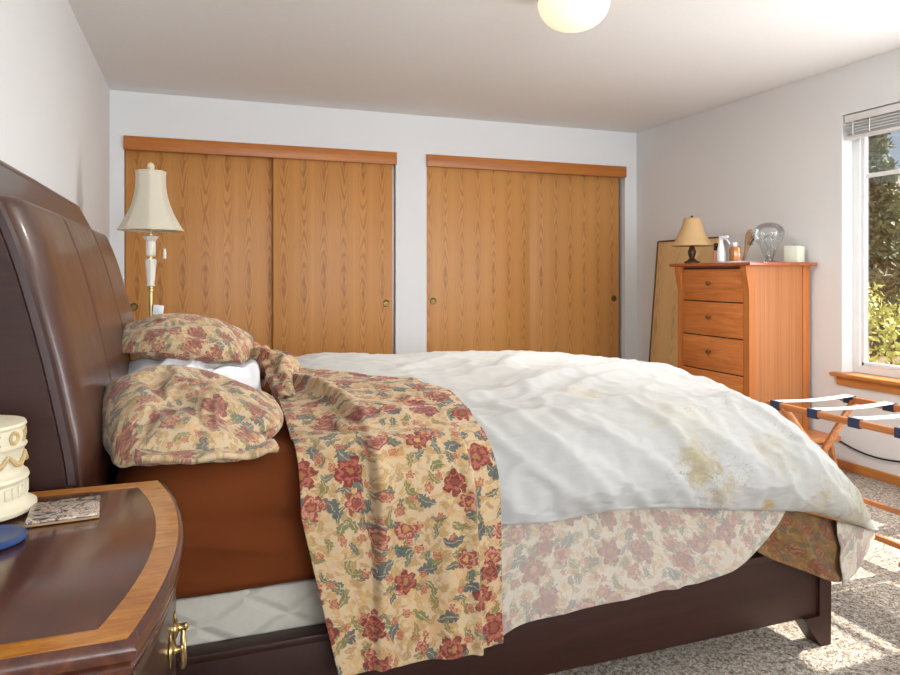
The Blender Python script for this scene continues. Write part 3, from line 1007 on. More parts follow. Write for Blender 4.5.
def corner(u, v):
    # bunched triangle of cloth below the foot corner
    A = Vector((1.63, 1.674, 0.48)).lerp(Vector((2.09, 1.70, 0.335)), u)
    bot = crom([(1.60, 1.672, 0.335), (1.67, 1.668, 0.298), (1.78, 1.648, 0.255), (1.89, 1.642, 0.215), (1.98, 1.66, 0.26), (2.085, 1.69, 0.32)], u)
    p = A.lerp(Vector(bot), v)
    k = 0.030 * crease(p.x * 9 + p.z * 8, p.z * 5, 2.0) + 0.008 * nz(p.x * 18, p.z * 18, 0.0)
    p.y -= k * sst(u, 0.1, 0.35) * math.sin(min(1, v * 1.0) * PI * 0.8 + 0.2) * sst(1 - u, 0.0, 0.2) - 0.004
    return p


solid(MB().grid(60, 30, corner, lambda u, v: (3.1 + u * 0.5, v * 0.25)).build('bunched_corner', M['floral_shade_tint'], sh, angle=180), 0.003)



def outer(u, v):
    A = Vector((1.86, 1.664, 0.395)).lerp(Vector((2.095, 1.694, 0.338)), u)
    B = Vector((1.885, 1.630, 0.212)).lerp(Vector((2.088, 1.686, 0.316)), u)
    A.x += 0.05 * (1 - u)
    p = A.lerp(B, v)
    p.y -= 0.012 * crease(p.x * 10 - p.z * 9, p.z * 4, 6.0) * sst(u, 1.0, 0.6) + 0.012 * sst(u, 0.0, 0.3)
    return p


solid(MB().grid(30, 24, outer, 'arc').build('outer_fold', M['floral_back'], sh, angle=180), 0.003)
cloth(hs_, 0.02, lambda i, p: 0.8 if i % 41 < 2 or i % 41 > 38 else 0.25, bend=0.3, gravity=0.3)
relax(30, (mattress, bed_rail))
solid(hs_, 0.003)
solid(dv, 0.018, -1.0)

# floral flap folded back over the near side of the bed
fl = thing('floral_coverlet', 'floral coverlet of red roses folded over the near bed edge', 'coverlet')
FB = [(0.245, 2.50), (0.30, 2.62), (0.38, 2.58), (0.48, 2.45), (0.58, 2.34), (0.685, 2.20)]


def flap(u, v):
    xb, yb = crom(FB, u)
    xs = 0.225 + 0.485 * u
    vt = 0.46
    if v < vt:
        t = v / vt
        y = yb + (1.79 - yb) * t
        x = xb + (xs - xb) * sst(t, 0, 1)
        z = 0.792 + 0.02 * math.sin(t * PI) - 0.018 * sst(u, 0.35, 0) - 0.016 * t * t
        # a roll along the folded back edge
        z += 0.012 * math.exp(-(t / 0.06) ** 2)
        q = 0.010 * ridge(x * 5 + y * 2, y * 3 - x * 2, 1.0) + 0.006 * nz(x * 9, y * 9, 0)
        # gathered ridge near the left edge that runs down from the pillow
        c = 0.30 + 0.10 * sst(t, 0.1, 1.0)
        q += 0.026 * sst(x, c - 0.012, c + 0.008) + 0.018 * math.exp(-((x - c - 0.012) / 0.02) ** 2) - 0.008
        return (x, y, z + q)
    t = (v - vt) / (1 - vt)
    r = 0.14
    arc = 0.34
    if t < arc:
        a = t / arc * PI / 2
        y = 1.79 - r * math.sin(a); z = 0.778 - r + r * math.cos(a) - 0.018 * sst(u, 0.35, 0)
        x = xs
    else:
        k = (t - arc) / (1 - arc)
        z = 0.638 - 0.018 * sst(u, 0.35, 0) * (1 - k) + (0.236 + 0.018 * u - 0.638) * k
        y = 1.65 - 0.012 * k
        x = xs + (0.085 * (1 - u) + 0.012 * u) * k
    c = 0.40 + 0.012 * (0.69 - z)
    q = (0.036 * sst(x, c - 0.009, c + 0.006) + 0.018 * math.exp(-((x - c - 0.008) / 0.018) ** 2)) * (0.35 + 0.65 * sst(z, 0.30, 0.7))
    q += 0.012 * math.exp(-((x - 0.56 - 0.05 * (0.7 - z)) / 0.03) ** 2) * sst(z, 0.65, 0.4) + 0.008 * math.exp(-((x - 0.31) / 0.03) ** 2)
    q += (0.012 * nz(x * 7, z * 1.6, 3) + 0.005 * ridge(x * 9, z * 1.4, 5)) * sst(0.72 - z, 0, 0.25)
    # second layer behind the right-hand fold
    q += 0.020 * (1 - sst(u, 0.835, 0.85)) + 0.010 * math.exp(-((u - 0.83) / 0.03) ** 2) - 0.008
    y -= q
    x -= 0.02 * sst(u, 0.86, 0.8) * 0
    return (x, y - 0.030 * sst(u, 0.5, 0.9) * sst(t, 0.05, 0.4) - 0.004, z)


fc = MB().grid(110, 150, flap, 'arc').build('folded_cover', M['floral'], fl, angle=180)
cloth(fc, 0.025, lambda i, p: 0.8 if (i % 151 < 4 or i // 151 < 2 or i // 151 > 108) else 0.55, bend=0.3, gravity=0.3)


# crumpled roll of the same cloth between the pillows and the duvet
def crumple(u, v):
    P = [(0.10, 2.95, 0.77), (0.17, 2.85, 0.80), (0.21, 2.74, 0.83), (0.25, 2.66, 0.855), (0.29, 2.58, 0.83), (0.285, 2.46, 0.80), (0.27, 2.33, 0.785), (0.275, 2.2, 0.775)]
    c = crom(P, u)
    rr = (0.066 + 0.018 * math.sin(u * 11)) * (0.55 + 0.45 * math.sin(PI * min(1, u * 1.2 + 0.12)))
    a = 2 * PI * v
    k = 1 + 0.32 * nz(math.cos(a) * 1.6 + u * 7, math.sin(a) * 1.6, u * 6) + 0.22 * ridge(a * 1.3 + u * 5, u * 10, 2)
    # deep pleats along the roll
    k += 0.16 * math.sin(a * 5 + u * 9)
    return (c[0] + rr * k * math.cos(a) * 0.95, c[1] + rr * k * math.cos(a) * 0.35, c[2] + rr * k * math.sin(a) * 0.95)


MB().grid(90, 60, crumple, lambda u, v: (u * 0.9, v * 0.35)).build('crumpled_roll', M['floral'], fl, angle=180)


# ------------------------------------------------------------------ pillows
def pillow(name, L, Wd, H, mat, loc, rot, seed, pin=0.10, flat=0.35, n=52, taper=0.0, grow=0.06):
    def f(top):
        def q(u, v):
            a, b = 2 * u - 1, 2 * v - 1
            x = L / 2 * a * (1 - pin * (b * b) * (1 - 0.3 * abs(a)))
            y = Wd / 2 * b * (1 - pin * (a * a) * (1 - 0.3 * abs(b)))
            e = max(0.0, (1 - abs(a) ** 2.6) * (1 - abs(b) ** 3.2))
            t = H * (e ** 0.5) * (1 - taper * sst(a, -0.4, 1.0))
            wv = 0.012 * e ** 0.5 * (nz(x * 5 + seed, y * 5 + seed, top) + 1.4 * crease(x * 2.5 + y * 3 + seed, y * 2 - x * 2.2, seed + 3))
            return (x, y, t * (1 - flat) + wv) if top else (x, y, -t * flat)
        return q
    mb = MB()
    mb.grid(n, n, f(1), 'arc'); mb.grid(n, n, f(0), 'arc')
    bmesh.ops.remove_doubles(mb.bm, verts=mb.bm.verts, dist=0.0008)
    o = mb.build(name, mat, angle=180)
    o.location = loc
    o.rotation_euler = rot
    rnd_ = random.Random(int(seed * 10))
    cloth(o, grow, lambda i, p: 0.9 if p.z < -0.02 else 0.10, bend=0.12, gravity=0.1, pressure=0.6)
    return o


p1 = pillow('pillow', 0.435, 0.70, 0.19, M['floral_pillow'], (-0.014, 2.035, 0.787), (R(3), R(3), R(6)), 1.3, flat=0.24, taper=0.3, pin=0.15, grow=0.07)
tag(p1, 'floral pillow with open folded end at the near side of the bed', 'pillow')
# open end of the pillow case, lying flat on the sheet at the near edge


def casehem(u, v):
    x = -0.15 + 0.31 * u
    y = 0.02 - (0.385 + 0.03 * math.sin(u * 3 + 0.4)) * 1.0 + 0.12 * v
    z = -0.012 + 0.02 * (1 - v) + 0.014 * ridge(x * 7, y * 3, 2) * (0.4 + v) + 0.010 * nz(x * 15, 3 * v) - 0.018 * (1 - v)
    return (x, y, z)


hm = MB().grid(60, 16, casehem, 'arc').build('case_hem', M['floral_pillow'], p1, angle=180)
solid(hm, 0.012, 1.0)
p2 = pillow('pillow', 0.45, 0.70, 0.21, M['white_cloth'], (-0.012, 2.78, 0.79), (0, R(3), R(2)), 5.1, flat=0.3, grow=0.03)
tag(p2, 'plain white pillow lying beneath the far floral pillow', 'pillow')
p3 = pillow('pillow', 0.455, 0.62, 0.185, M['floral_pillow'], (-0.03, 2.88, 0.905), (R(-1), R(7), R(-3)), 8.7, flat=0.33, grow=0.05, pin=0.15)
tag(p3, 'plump floral pillow on top of the white pillow', 'pillow')

relax(26, (mattress, dv))
solid(fc, 0.004, 1.0)
for o in (dv, hs_, fc, p1, p2, p3):
    q = o.modifiers.new('smooth', 'SUBSURF'); q.levels = 0; q.render_levels = 1

# ------------------------------------------------------------------ nightstand
ns = thing('nightstand', 'mahogany bow front nightstand with banded top and brass pulls', 'nightstand', (0, 0, 0))
NX0, NY0, NY1, NZ = -0.53, 0.885, 1.575, 0.75
NXF = -0.066


def ns_outline(off, n=28):
    pts = []
    ch = 0.012
    for i in range(n + 1):
        t = i / n
        y = NY0 + (NY1 - NY0) * t
        bow = 0.048 * (1 - (2 * t - 1) ** 2)
        # move inwards by off
        pts.append((NXF + bow + off, NY0 - off + (NY1 - NY0 + 2 * off) * t))
    pts.append((NX0, NY1 + off)); pts.append((NX0, NY0 - off))
    return pts


def stack(mb, prof, cap_top=True, cap_bot=True, ofn=ns_outline):
    rings = [[mb.bm.verts.new((x, y, z)) for x, y in ofn(off)] for off, z in prof]
    n = len(rings[0])
    for a, b in zip(rings, rings[1:]):
        for i in range(n):
            mb.bm.faces.new((a[i], a[(i + 1) % n], b[(i + 1) % n], b[i]))
    if cap_top: mb.bm.faces.new(rings[-1])
    if cap_bot: mb.bm.faces.new(list(reversed(rings[0])))
    return mb


tp = stack(MB(), [(-0.014, NZ - 0.042), (-0.006, NZ - 0.040), (-0.004, NZ - 0.032), (-0.010, NZ - 0.026), (-0.002, NZ - 0.022), (0.0, NZ - 0.012), (-0.003, NZ - 0.004), (-0.010, NZ)]).build('top', M['burl'], ns, angle=40)
# inlaid band, a thin veneer ring let into the top
mb = MB()
def ring_band(o1, o2, z):
    A = ns_outline(o1); B = ns_outline(o2)
    B = [(x, y) for x, y in B]
    n = len(A)
    lo = [[mb.bm.verts.new((x, y, zz)) for x, y in P] for P, zz in ((A, z - 0.002), (A, z), (B, z), (B, z - 0.002))]
    for a, b in zip(lo, lo[1:]):
        for i in range(n - 2):
            mb.bm.faces.new((a[i], a[i + 1], b[i + 1], b[i]))
        for i in (n - 2, n - 1):
            if i == n - 1:
                mb.bm.faces.new((a[i], a[0], b[0], b[i]))
ring_band(-0.011, -0.046, NZ + 0.0006)
MB_in = mb.build('inlay_band', M['inlay'], tp, angle=30)
stack(MB(), [(-0.028, 0.10), (-0.028, NZ - 0.043)]).build('case', M['mahogany'], ns, angle=40)
for yy in (NY0 + 0.062, NY1 - 0.062):
    MB().span((NX0 + 0.04, yy - 0.03, 0.0), (NX0 + 0.10, yy + 0.03, 0.099), 0.006).build('foot', M['mahogany'], ns)
    MB().span((NXF - 0.11, yy - 0.03, 0.0), (NXF - 0.05, yy + 0.03, 0.099), 0.006).build('foot', M['mahogany'], ns)
for (y_,) in ((NY0 + 0.012,), (NY1 - 0.012,)):
    MB().box((NXF - 0.016, y_ + (0.012 if y_ < 1.2 else -0.012), 0.405), (0.026, 0.026, 0.6), 0.008).build('corner_post', M['mahogany'], ns)


def bow_x(y):
    t = (y - NY0) / (NY1 - NY0)
    return NXF - 0.026 + 0.048 * (1 - (2 * t - 1) ** 2)


for z0, z1 in ((0.50, 0.692), (0.29, 0.485), (0.115, 0.275)):
    mb = MB()
    ya, yb = NY0 + 0.045, NY1 - 0.045
    n = 24
    sect = []
    for i in range(n + 1):
        y = ya + (yb - ya) * i / n
        x = bow_x(y)
        sect.append([mb.bm.verts.new(p) for p in ((x - 0.01, y, z0), (x + 0.006, y, z0), (x + 0.011, y, z0 + 0.008), (x + 0.011, y, z1 - 0.008), (x + 0.006, y, z1), (x - 0.01, y, z1))])
    for a, b in zip(sect, sect[1:]):
        for k in range(6):
            mb.bm.faces.new((a[k], a[(k + 1) % 6], b[(k + 1) % 6], b[k]))
    mb.bm.faces.new(sect[0]); mb.bm.faces.new(list(reversed(sect[-1])))
    dr = mb.build('drawer', M['mahogany'], ns, angle=30)
    for yc in (1.15,):
        zc = (z0 + z1) / 2 + 0.022
        rot = Matrix.Rotation(R(90), 3, 'Y')
        mb = MB()
        for dy in (-0.034, 0.034):
            x = bow_x(yc + dy) + 0.011
            mb.lathe([(0.016, 0), (0.016, 0.003), (0.011, 0.005), (0.006, 0.007), (0.005, 0.013), (0.007, 0.017), (0.003, 0.021)], (x, yc + dy, zc), 18, rot)
            # leaf points of the back plate
            mb.box((x + 0.001, yc + dy, zc + 0.016), (0.003, 0.012, 0.018), 0.001).box((x + 0.001, yc + dy, zc - 0.016), (0.003, 0.012, 0.018), 0.001)
        x = bow_x(yc) + 0.011 + 0.015
        arc = [(x, yc + 0.034 * math.cos(R(a)), zc + 0.040 * math.sin(R(a))) for a in range(0, -181, -15)]
        mb.tube(arc, [0.0035 + 0.002 * math.sin(PI * i / 12) for i in range(13)], 8)
        mb.build('bail_pull', M['brass'], dr, angle=50)

# things on the nightstand
jar = thing('decorative_box', 'cream box with carved rosette and garland tiers on the nightstand', 'box', (-0.375, 1.46, NZ + 0.001))
MB().lathe([(0.092, 0), (0.098, 0.003), (0.098, 0.010), (0.088, 0.016), (0.084, 0.020), (0.082, 0.028), (0.080, 0.052), (0.084, 0.055), (0.086, 0.060), (0.084, 0.066), (0.079, 0.069), (0.076, 0.074),
            (0.078, 0.110), (0.081, 0.114), (0.083, 0.118), (0.078, 0.121), (0.078, 0.150)], n=56).build('body', M['cream'], jar, angle=40)
MB().lathe([(0.080, 0.1505), (0.082, 0.154), (0.080, 0.159), (0.062, 0.163), (0.002, 0.165)], n=56).build('lid', M['cream'], jar, angle=40)
mb = MB()
for k in range(36):
    a = 2 * PI * k / 36
    mb.box((0.0815 * math.cos(a), 0.0815 * math.sin(a), 0.039), (0.006, 0.008, 0.020), 0.001, Matrix.Rotation(a, 3, 'Z'))
mb.build('dentil_band', M['cream'], jar)
mb = MB()
for k in range(14):
    a = 2 * PI * k / 14
    rot = Matrix.Rotation(a, 3, 'Z') @ Matrix.Rotation(R(90), 3, 'Y')
    c = (0.0775 * math.cos(a), 0.0775 * math.sin(a), 0.135)
    if k % 2:
        mb.lathe([(0.005, 0), (0.0075, 0.003), (0.0105, 0.004), (0.0125, 0.002), (0.0125, 0)], c, 16, rot)
    else:
        for s_ in (-1, 1):
            mb.box(c, (0.006, 0.004, 0.024), 0.001, Matrix.Rotation(a, 3, 'Z') @ Matrix.Rotation(R(35 * s_), 3, 'X'))
mb.build('rosette', M['cream_gold'], jar)
mb = MB()
for k in range(10):
    a0 = 2 * PI * k / 10
    pts = []
    for i in range(9):
        a = a0 + (2 * PI / 10) * i / 8
        pts.append((0.080 * math.cos(a), 0.080 * math.sin(a), 0.106 - 0.020 * math.sin(PI * i / 8)))
    mb.tube(pts, [0.0025 + 0.0022 * math.sin(PI * i / 8) for i in range(9)], 7)
    mb.lathe([(0.001, 0), (0.004, 0.001), (0.004, 0.004), (0.001, 0.006)], (0.0775 * math.cos(a0), 0.0775 * math.sin(a0), 0.1), 8)
mb.build('garland', M['cream_gold'], jar)

bd = MB().lathe([(0.050, 0), (0.054, 0.003), (0.054, 0.008), (0.050, 0.011), (0.040, 0.011), (0.036, 0.009), (0.001, 0.009)], n=40).build('coaster', M['blue'], loc=(-0.312, 1.29, NZ + 0.001))
tag(bd, 'round navy blue coaster at the left of the nightstand top', 'coaster')
tc = thing('picture_coaster', 'square picture tile coaster lying on the nightstand', 'coaster', (-0.222, 1.405, NZ + 0.001), R(6))
MB().box((0, 0, 0.002), (0.112, 0.112, 0.004), 0.001).build('cork_base', M['cork'], tc)
MB().box((0, 0, 0.0066), (0.112, 0.112, 0.005), 0.002).build('tile', M['tile_picture'], tc)

# ------------------------------------------------------------------ floor lamp beyond the bed
LX, LY = -0.218, 3.80
fl_ = thing('floor_lamp', 'white and brass floor lamp with cream bell shade behind the headboard', 'lamp', (LX, LY, 0))
MB().lathe([(0.13, 0), (0.135, 0.012), (0.11, 0.03), (0.04, 0.045), (0.016, 0.07)], n=40).build('base', M['brass'], fl_)
MB().lathe([(0.012, 0.06), (0.012, 1.09), (0.016, 1.095), (0.016, 1.105), (0.012, 1.11), (0.012, 1.38), (0.004, 1.37), (0.004, 1.72)], n=20).build('pole', M['brass'], fl_)
MB().lathe([(0.013, 1.118), (0.020, 1.122), (0.015, 1.132), (0.018, 1.15), (0.024, 1.235), (0.025, 1.252), (0.019, 1.258)], n=28, wob=lambda a, z: 1 + 0.06 * math.cos(8 * a)).build('lower_sleeve', M['white_paint'], fl_)
MB().lathe([(0.016, 1.268), (0.022, 1.274), (0.023, 1.325), (0.021, 1.345), (0.032, 1.362), (0.036, 1.370), (0.018, 1.374)], n=28, wob=lambda a, z: 1 + (0.07 * math.cos(6 * a) if z > 1.33 else 0)).build('upper_sleeve', M['white_paint'], fl_)
# bell shade with eight gored panels
ZS0, ZS1 = 1.402, 1.692


def bell(t):
    return 0.150 * (1 - t) ** 1.9 + 0.069 * (1 - (1 - t) ** 1.9) + 0.008 * math.sin(t * PI) * -1


def gore(a):
    k = (a / (2 * PI) * 8) % 1.0
    return 0.945 + 0.055 * abs(2 * k - 1) ** 1.5


mb = MB()
pr = [(bell(i / 20), ZS0 + (ZS1 - ZS0) * i / 20) for i in range(21)]
mb.lathe(pr, n=96, wob=lambda a, z: gore(a), cap=False)
shd = mb.build('shade', M['shade_cream'], fl_, angle=60)
solid(shd, 0.003, -1)
for zz, t in ((ZS0, 0.0), (ZS1, 1.0)):
    rr = bell(t)
    MB().tube([(rr * gore(2 * PI * i / 64) * math.cos(2 * PI * i / 64), rr * gore(2 * PI * i / 64) * math.sin(2 * PI * i / 64), zz) for i in range(64)], 0.0055, 8, closed=True).build('trim_braid', M['cream'], shd)
for k in range(8):
    a = 2 * PI * k / 8
    MB().tube([(bell(t / 10) * 1.003 * math.cos(a), bell(t / 10) * 1.003 * math.sin(a), ZS0 + (ZS1 - ZS0) * t / 10) for t in range(11)], 0.0022, 6).build('rib_piping', M['cream'], shd)
MB().lathe([(0.006, 1.690), (0.011, 1.700), (0.017, 1.712), (0.017, 1.722), (0.011, 1.735), (0.003, 1.740)], n=24, wob=lambda a, z: 1 + 0.05 * math.cos(8 * a)).build('finial', M['cream'], fl_)
MB().tube([(0.060, -0.045, 1.41), (0.066, -0.046, 1.35), (0.066, -0.046, 1.305)], 0.0011, 6).build('pull_cord', M['brass'], fl_)
MB().lathe([(0.004, 1.255), (0.009, 1.260), (0.007, 1.272), (0.009, 1.282), (0.006, 1.308)], (0.066, -0.046, 0), 14).build('pull_knob', M['white_paint'], fl_)
MB().box((0.035, -0.01, 1.0), (0.05, 0.025, 0.05), 0.004, Matrix.Rotation(R(8), 3, 'Y')).build('switch_box', M['white_plastic'], fl_)

# ------------------------------------------------------------------ dresser (tall chest) against the right wall
DX0, DX1, DY0, DY1, DH = 3.165, 3.655, 3.375, 4.05, 1.255
ch = thing('chest_of_drawers', 'tall cherry wood chest of drawers between window and corner', 'dresser', (0, 0, 0))
MB().span((DX0 - 0.035, DY0 - 0.045, DH - 0.022), (DX1 + 0.012, DY1 + 0.045, DH), 0.005).build('top', M['cherry_top'], ch)
MB().span((DX0 + 0.022, DY0 + 0.012, 0.07), (DX1 - 0.02, DY1 - 0.012, DH - 0.0225)).build('case', M['cherry_side'], ch, smooth=False)
for y0 in (DY0, DY1 - 0.05):
    for front_ in (1, 0):
        if front_:
            # front post sweeps outwards at the top and the foot
            out = lambda z: 0.0 + 0.026 * sst(z, 1.05, DH - 0.03) + 0.012 * sst(0.12 - z, 0, 0.12)
            zs = [DH - 0.0225 - (DH - 0.0225) * i / 24 for i in range(25)]
            poly = [(DX0 - out(z) + 0.004, z) for z in zs] + [(DX0 + 0.05, z) for z in reversed(zs)]
            MB().prism(poly, 1, y0, y0 + 0.05).build('post', M['cherry_v'], ch, angle=30)
        else:
            MB().span((DX1 - 0.055, y0, 0), (DX1, y0 + 0.05, DH - 0.0225), 0.004).build('post', M['cherry_v'], ch)
MB().span((DX0 + 0.016, DY0 + 0.05, 0.08), (DX0 + 0.0215, DY1 - 0.05, 1.226)).build('drawer_gap_shade', M['mahogany'], ch, smooth=False)  # dark sheet that puts shade into the gaps between drawers
zt = [1.218, 1.002, 0.775, 0.548, 0.318, 0.09]
for a, b in zip(zt, zt[1:]):
    dr = MB().span((DX0 + 0.004, DY0 + 0.054, b + 0.004), (DX0 + 0.0158, DY1 - 0.054, a - 0.004), 0.003).build('drawer', M['cherry'], ch)
    MB().lathe([(0.008, 0), (0.006, 0.008), (0.014, 0.016), (0.0165, 0.022), (0.012, 0.028), (0.002, 0.030)], (DX0 + 0.004, (DY0 + DY1) / 2 + 0.01, (a + b) / 2 + 0.012), 20, Matrix.Rotation(R(-90), 3, 'Y')).build('knob', M['brass_dark'], dr)

# on the chest
dl = thing('table_lamp', 'small table lamp with tan bell shade on the chest corner', 'lamp', (3.205, 3.945, DH + 0.001))
MB().lathe([(0.052, 0), (0.052, 0.010), (0.032, 0.02), (0.016, 0.035), (0.024, 0.06), (0.028, 0.08), (0.018, 0.105), (0.012, 0.13), (0.008, 0.145), (0.008, 0.30)], n=28).build('base', M['lampbase'], dl)
mb = MB()
z0, z1 = 0.122, 0.312
bell2 = lambda t: 0.136 * (1 - t) ** 1.5 + 0.056 * (1 - (1 - t) ** 1.5)
mb.lathe([(bell2(i / 14), z0 + (z1 - z0) * i / 14) for i in range(15)], n=64, cap=False)
sd = mb.build('shade', M['shade_tan'], dl, angle=60)
solid(sd, 0.003, -1)
MB().tube([(0.136 * math.cos(2 * PI * i / 48), 0.136 * math.sin(2 * PI * i / 48), z0) for i in range(48)], 0.003, 6, closed=True).build('rim', M['shade_tan'], sd)
MB().lathe([(0.005, 0.30), (0.009, 0.318), (0.009, 0.324), (0.002, 0.33)], n=14).build('finial', M['lampbase'], dl)

tr = MB().span((-0.10, -0.09, 0), (0.10, 0.09, 0.008), 0.003).build('tray', M['white_plastic'], loc=(3.35, 3.68, DH + 0.001))
tag(tr, 'flat white tray under the bottles on the chest', 'tray')
TZ = DH + 0.0105
sp = thing('spray_bottle', 'white plastic spray bottle standing on the chest tray', 'bottle', (3.27, 3.735, TZ), R(20))
MB().lathe([(0.026, 0), (0.028, 0.006), (0.028, 0.06), (0.022, 0.095), (0.013, 0.125), (0.012, 0.140)], n=24).build('body', M['white_plastic'], sp)
MB().box((0.0, 0.0, 0.155), (0.026, 0.022, 0.028), 0.005).box((-0.008, -0.03, 0.162), (0.02, 0.05, 0.016), 0.004).build('spray_head', M['white_plastic'], sp)
MB().tube([(0, -0.02, 0.15), (0, -0.045, 0.14), (0, -0.06, 0.115)], 0.005, 8).build('trigger', M['white_plastic'], sp)
tb = thing('lotion_tube', 'small peach bottle with black cap beside the spray bottle', 'bottle', (3.275, 3.79, DH + 0.001))
MB().lathe([(0.018, 0), (0.019, 0.004), (0.019, 0.075), (0.012, 0.085)], n=20).build('body', M['skin_plastic'], tb)
MB().lathe([(0.013, 0.0855), (0.014, 0.09), (0.014, 0.13), (0.010, 0.134)], n=20).build('cap', M['black'], tb)
pf = thing('perfume_bottle', 'square amber perfume bottle on the chest tray', 'bottle', (3.325, 3.67, TZ), R(-20))
MB().box((0, 0, 0.048), (0.050, 0.086, 0.096), 0.007).build('body', M['amber'], pf)
MB().lathe([(0.010, 0.0925), (0.010, 0.102), (0.015, 0.104), (0.015, 0.122), (0.011, 0.126)], n=18).build('stopper', M['white_plastic'], pf)
bt = thing('hair_brush', 'speckled brown brush leaning upright behind the amber bottle', 'brush', (3.415, 3.665, TZ))
rot = Matrix.Rotation(R(17), 3, 'X')
mb = MB()
mb.lathe([(0.004, 0.0), (0.010, 0.006), (0.011, 0.05), (0.015, 0.09), (0.024, 0.13), (0.026, 0.17), (0.020, 0.20), (0.006, 0.212)], (0, 0.02, 0.008), 20, rot, wob=lambda a, z: 1 + 0.18 * nz(a * 3, z * 90))
mb.build('handle', M['feather'], bt)
mb = MB()
for k in range(60):
    t = random.random(); a = random.uniform(-1.2, 1.2)
    z = 0.11 + 0.085 * t
    p = rot @ Vector((0.018 * math.sin(a), -0.018 * math.cos(a), z)) + Vector((0, 0.02, 0.008))
    q = rot @ Vector((0.032 * math.sin(a), -0.036 * math.cos(a), z + 0.004)) + Vector((0, 0.02, 0.008))
    mb.tube([p, q], 0.0014, 5)
br = mb.build('bristles', M['lampbase'], bt); br['kind'] = 'stuff'

GS = 1.12
gv = thing('glass_globe', 'clear blown glass bulb with an inner tube standing on the chest', 'ornament', (3.455, 3.512, DH + 0.001))
prof = [(0.052, 0.0), (0.05, 0.004), (0.030, 0.008), (0.022, 0.016), (0.028, 0.04), (0.045, 0.085), (0.066, 0.12), (0.079, 0.15), (0.081, 0.175), (0.071, 0.20), (0.05, 0.218), (0.024, 0.227), (0.002, 0.229)]
sm = [crom(prof, i / 48) for i in range(49)]
MB().lathe([(max(r, 0.001) * GS, max(z, 0) * GS) for r, z in sm], n=48).build('globe', M['clear'], gv, angle=180)
MB().lathe([(0.018, 0.016), (0.012, 0.05), (0.012, 0.10), (0.026, 0.125), (0.034, 0.15), (0.026, 0.172), (0.002, 0.18)], n=32).build('inner_tube', M['clear'], gv, angle=180)
cn = thing('candle', 'thick pale green square candle at the window end of the chest', 'candle', (3.575, 3.425, DH + 0.001), R(18))
MB().box((0, 0, 0.052), (0.092, 0.092, 0.104), 0.006).build('wax', M['wax'], cn)
MB().tube([(0, 0, 0.103), (0.001, 0, 0.110), (0.004, 0, 0.116)], 0.0014, 6).build('wick', M['black'], cn)

# ------------------------------------------------------------------ oak board leaning in the corner
lb = thing('leaning_board', 'tall pale oak panel leaning in the corner behind the chest', 'board', (3.50, 4.495, 0.002))
lean = math.atan2(0.125, 1.455)
rotb = Matrix.Rotation(lean, 3, 'Y')
MB().box(tuple(rotb @ Vector((0, 0, 0.725))), (0.02, 0.74, 1.45), 0.002, rotb).build('panel', M['oak_board'], lb)
mb = MB()
mb.box(tuple(rotb @ Vector((0.0, 0.376, 0.727))), (0.034, 0.012, 1.46), 0.002, rotb)
mb.box(tuple(rotb @ Vector((0.0, 0.0, 1.456))), (0.034, 0.74, 0.012), 0.002, rotb)
mb.build('edging', plain('walnut_edging', (104, 74, 48), 0.6), lb)

# ------------------------------------------------------------------ luggage rack
lr = thing('luggage_rack', 'folding wooden luggage rack with straps under the window', 'luggage rack', (2.845, 2.27, 0))
HWX, ZR = 0.235, 0.552
for s_ in (-1, 1):
    MB().box((s_ * HWX, 0, ZR), (0.022, 0.78, 0.031), 0.007).build('top_rail', M['rack_wood'], lr)
for yy in (0.30, -0.30):
    for s_ in (-1, 1):
        a = Vector((s_ * HWX, yy + s_ * 0.014, ZR - 0.01)); b = Vector((-s_ * HWX * 0.92, yy + s_ * 0.014, 0.02))
        d = b - a
        rot = Matrix.Rotation(math.atan2(d.x, d.z), 3, 'Y')
        MB().box(tuple((a + b) / 2), (0.034, 0.02, d.length + 0.02), 0.005, rot).build('leg', M['rack_wood'], lr)
for s_ in (-1, 1):
    MB().box((s_ * HWX * 0.80, 0, 0.085), (0.018, 0.66, 0.024), 0.005).build('stretcher', M['rack_wood'], lr)
for yy in (0.335, 0.12, -0.09, -0.30):
    mb = MB()
    w_ = 0.052
    def strap(u, v):
        x = -HWX + 2 * HWX * u
        return (x, yy - w_ / 2 + w_ * v, ZR + 0.0195 - 0.008 * math.sin(PI * u))
    sobj = solid(mb.grid(24, 2, strap).build('strap', M['webbing'], lr), 0.003, 0)
    for s_ in (-1, 1):
        mb = MB()
        loop = [(s_ * HWX + 0.0125 * sx, ZR + sz) for sx, sz in ((-1, -0.0195), (1, -0.0195), (1, 0.0205), (-1, 0.0205))]
        mb.prism(loop, 1, yy - w_ / 2 - 0.001, yy + w_ / 2 + 0.001)
        mb.build('strap_loop', M['navy'], sobj, smooth=False)

gb = MB().span((-0.15, -0.30, 0.0), (0.225, 0.15, 0.05), 0.018).build('added_shadow_bag', M['black'], loc=(2.845, 1.79, ZR + 0.0225))  # unseen bag, added and sized to cast the shadow on the carpet
tag(gb, 'unseen flat dark bag added on the near end of the luggage rack to shadow the carpet', 'bag')

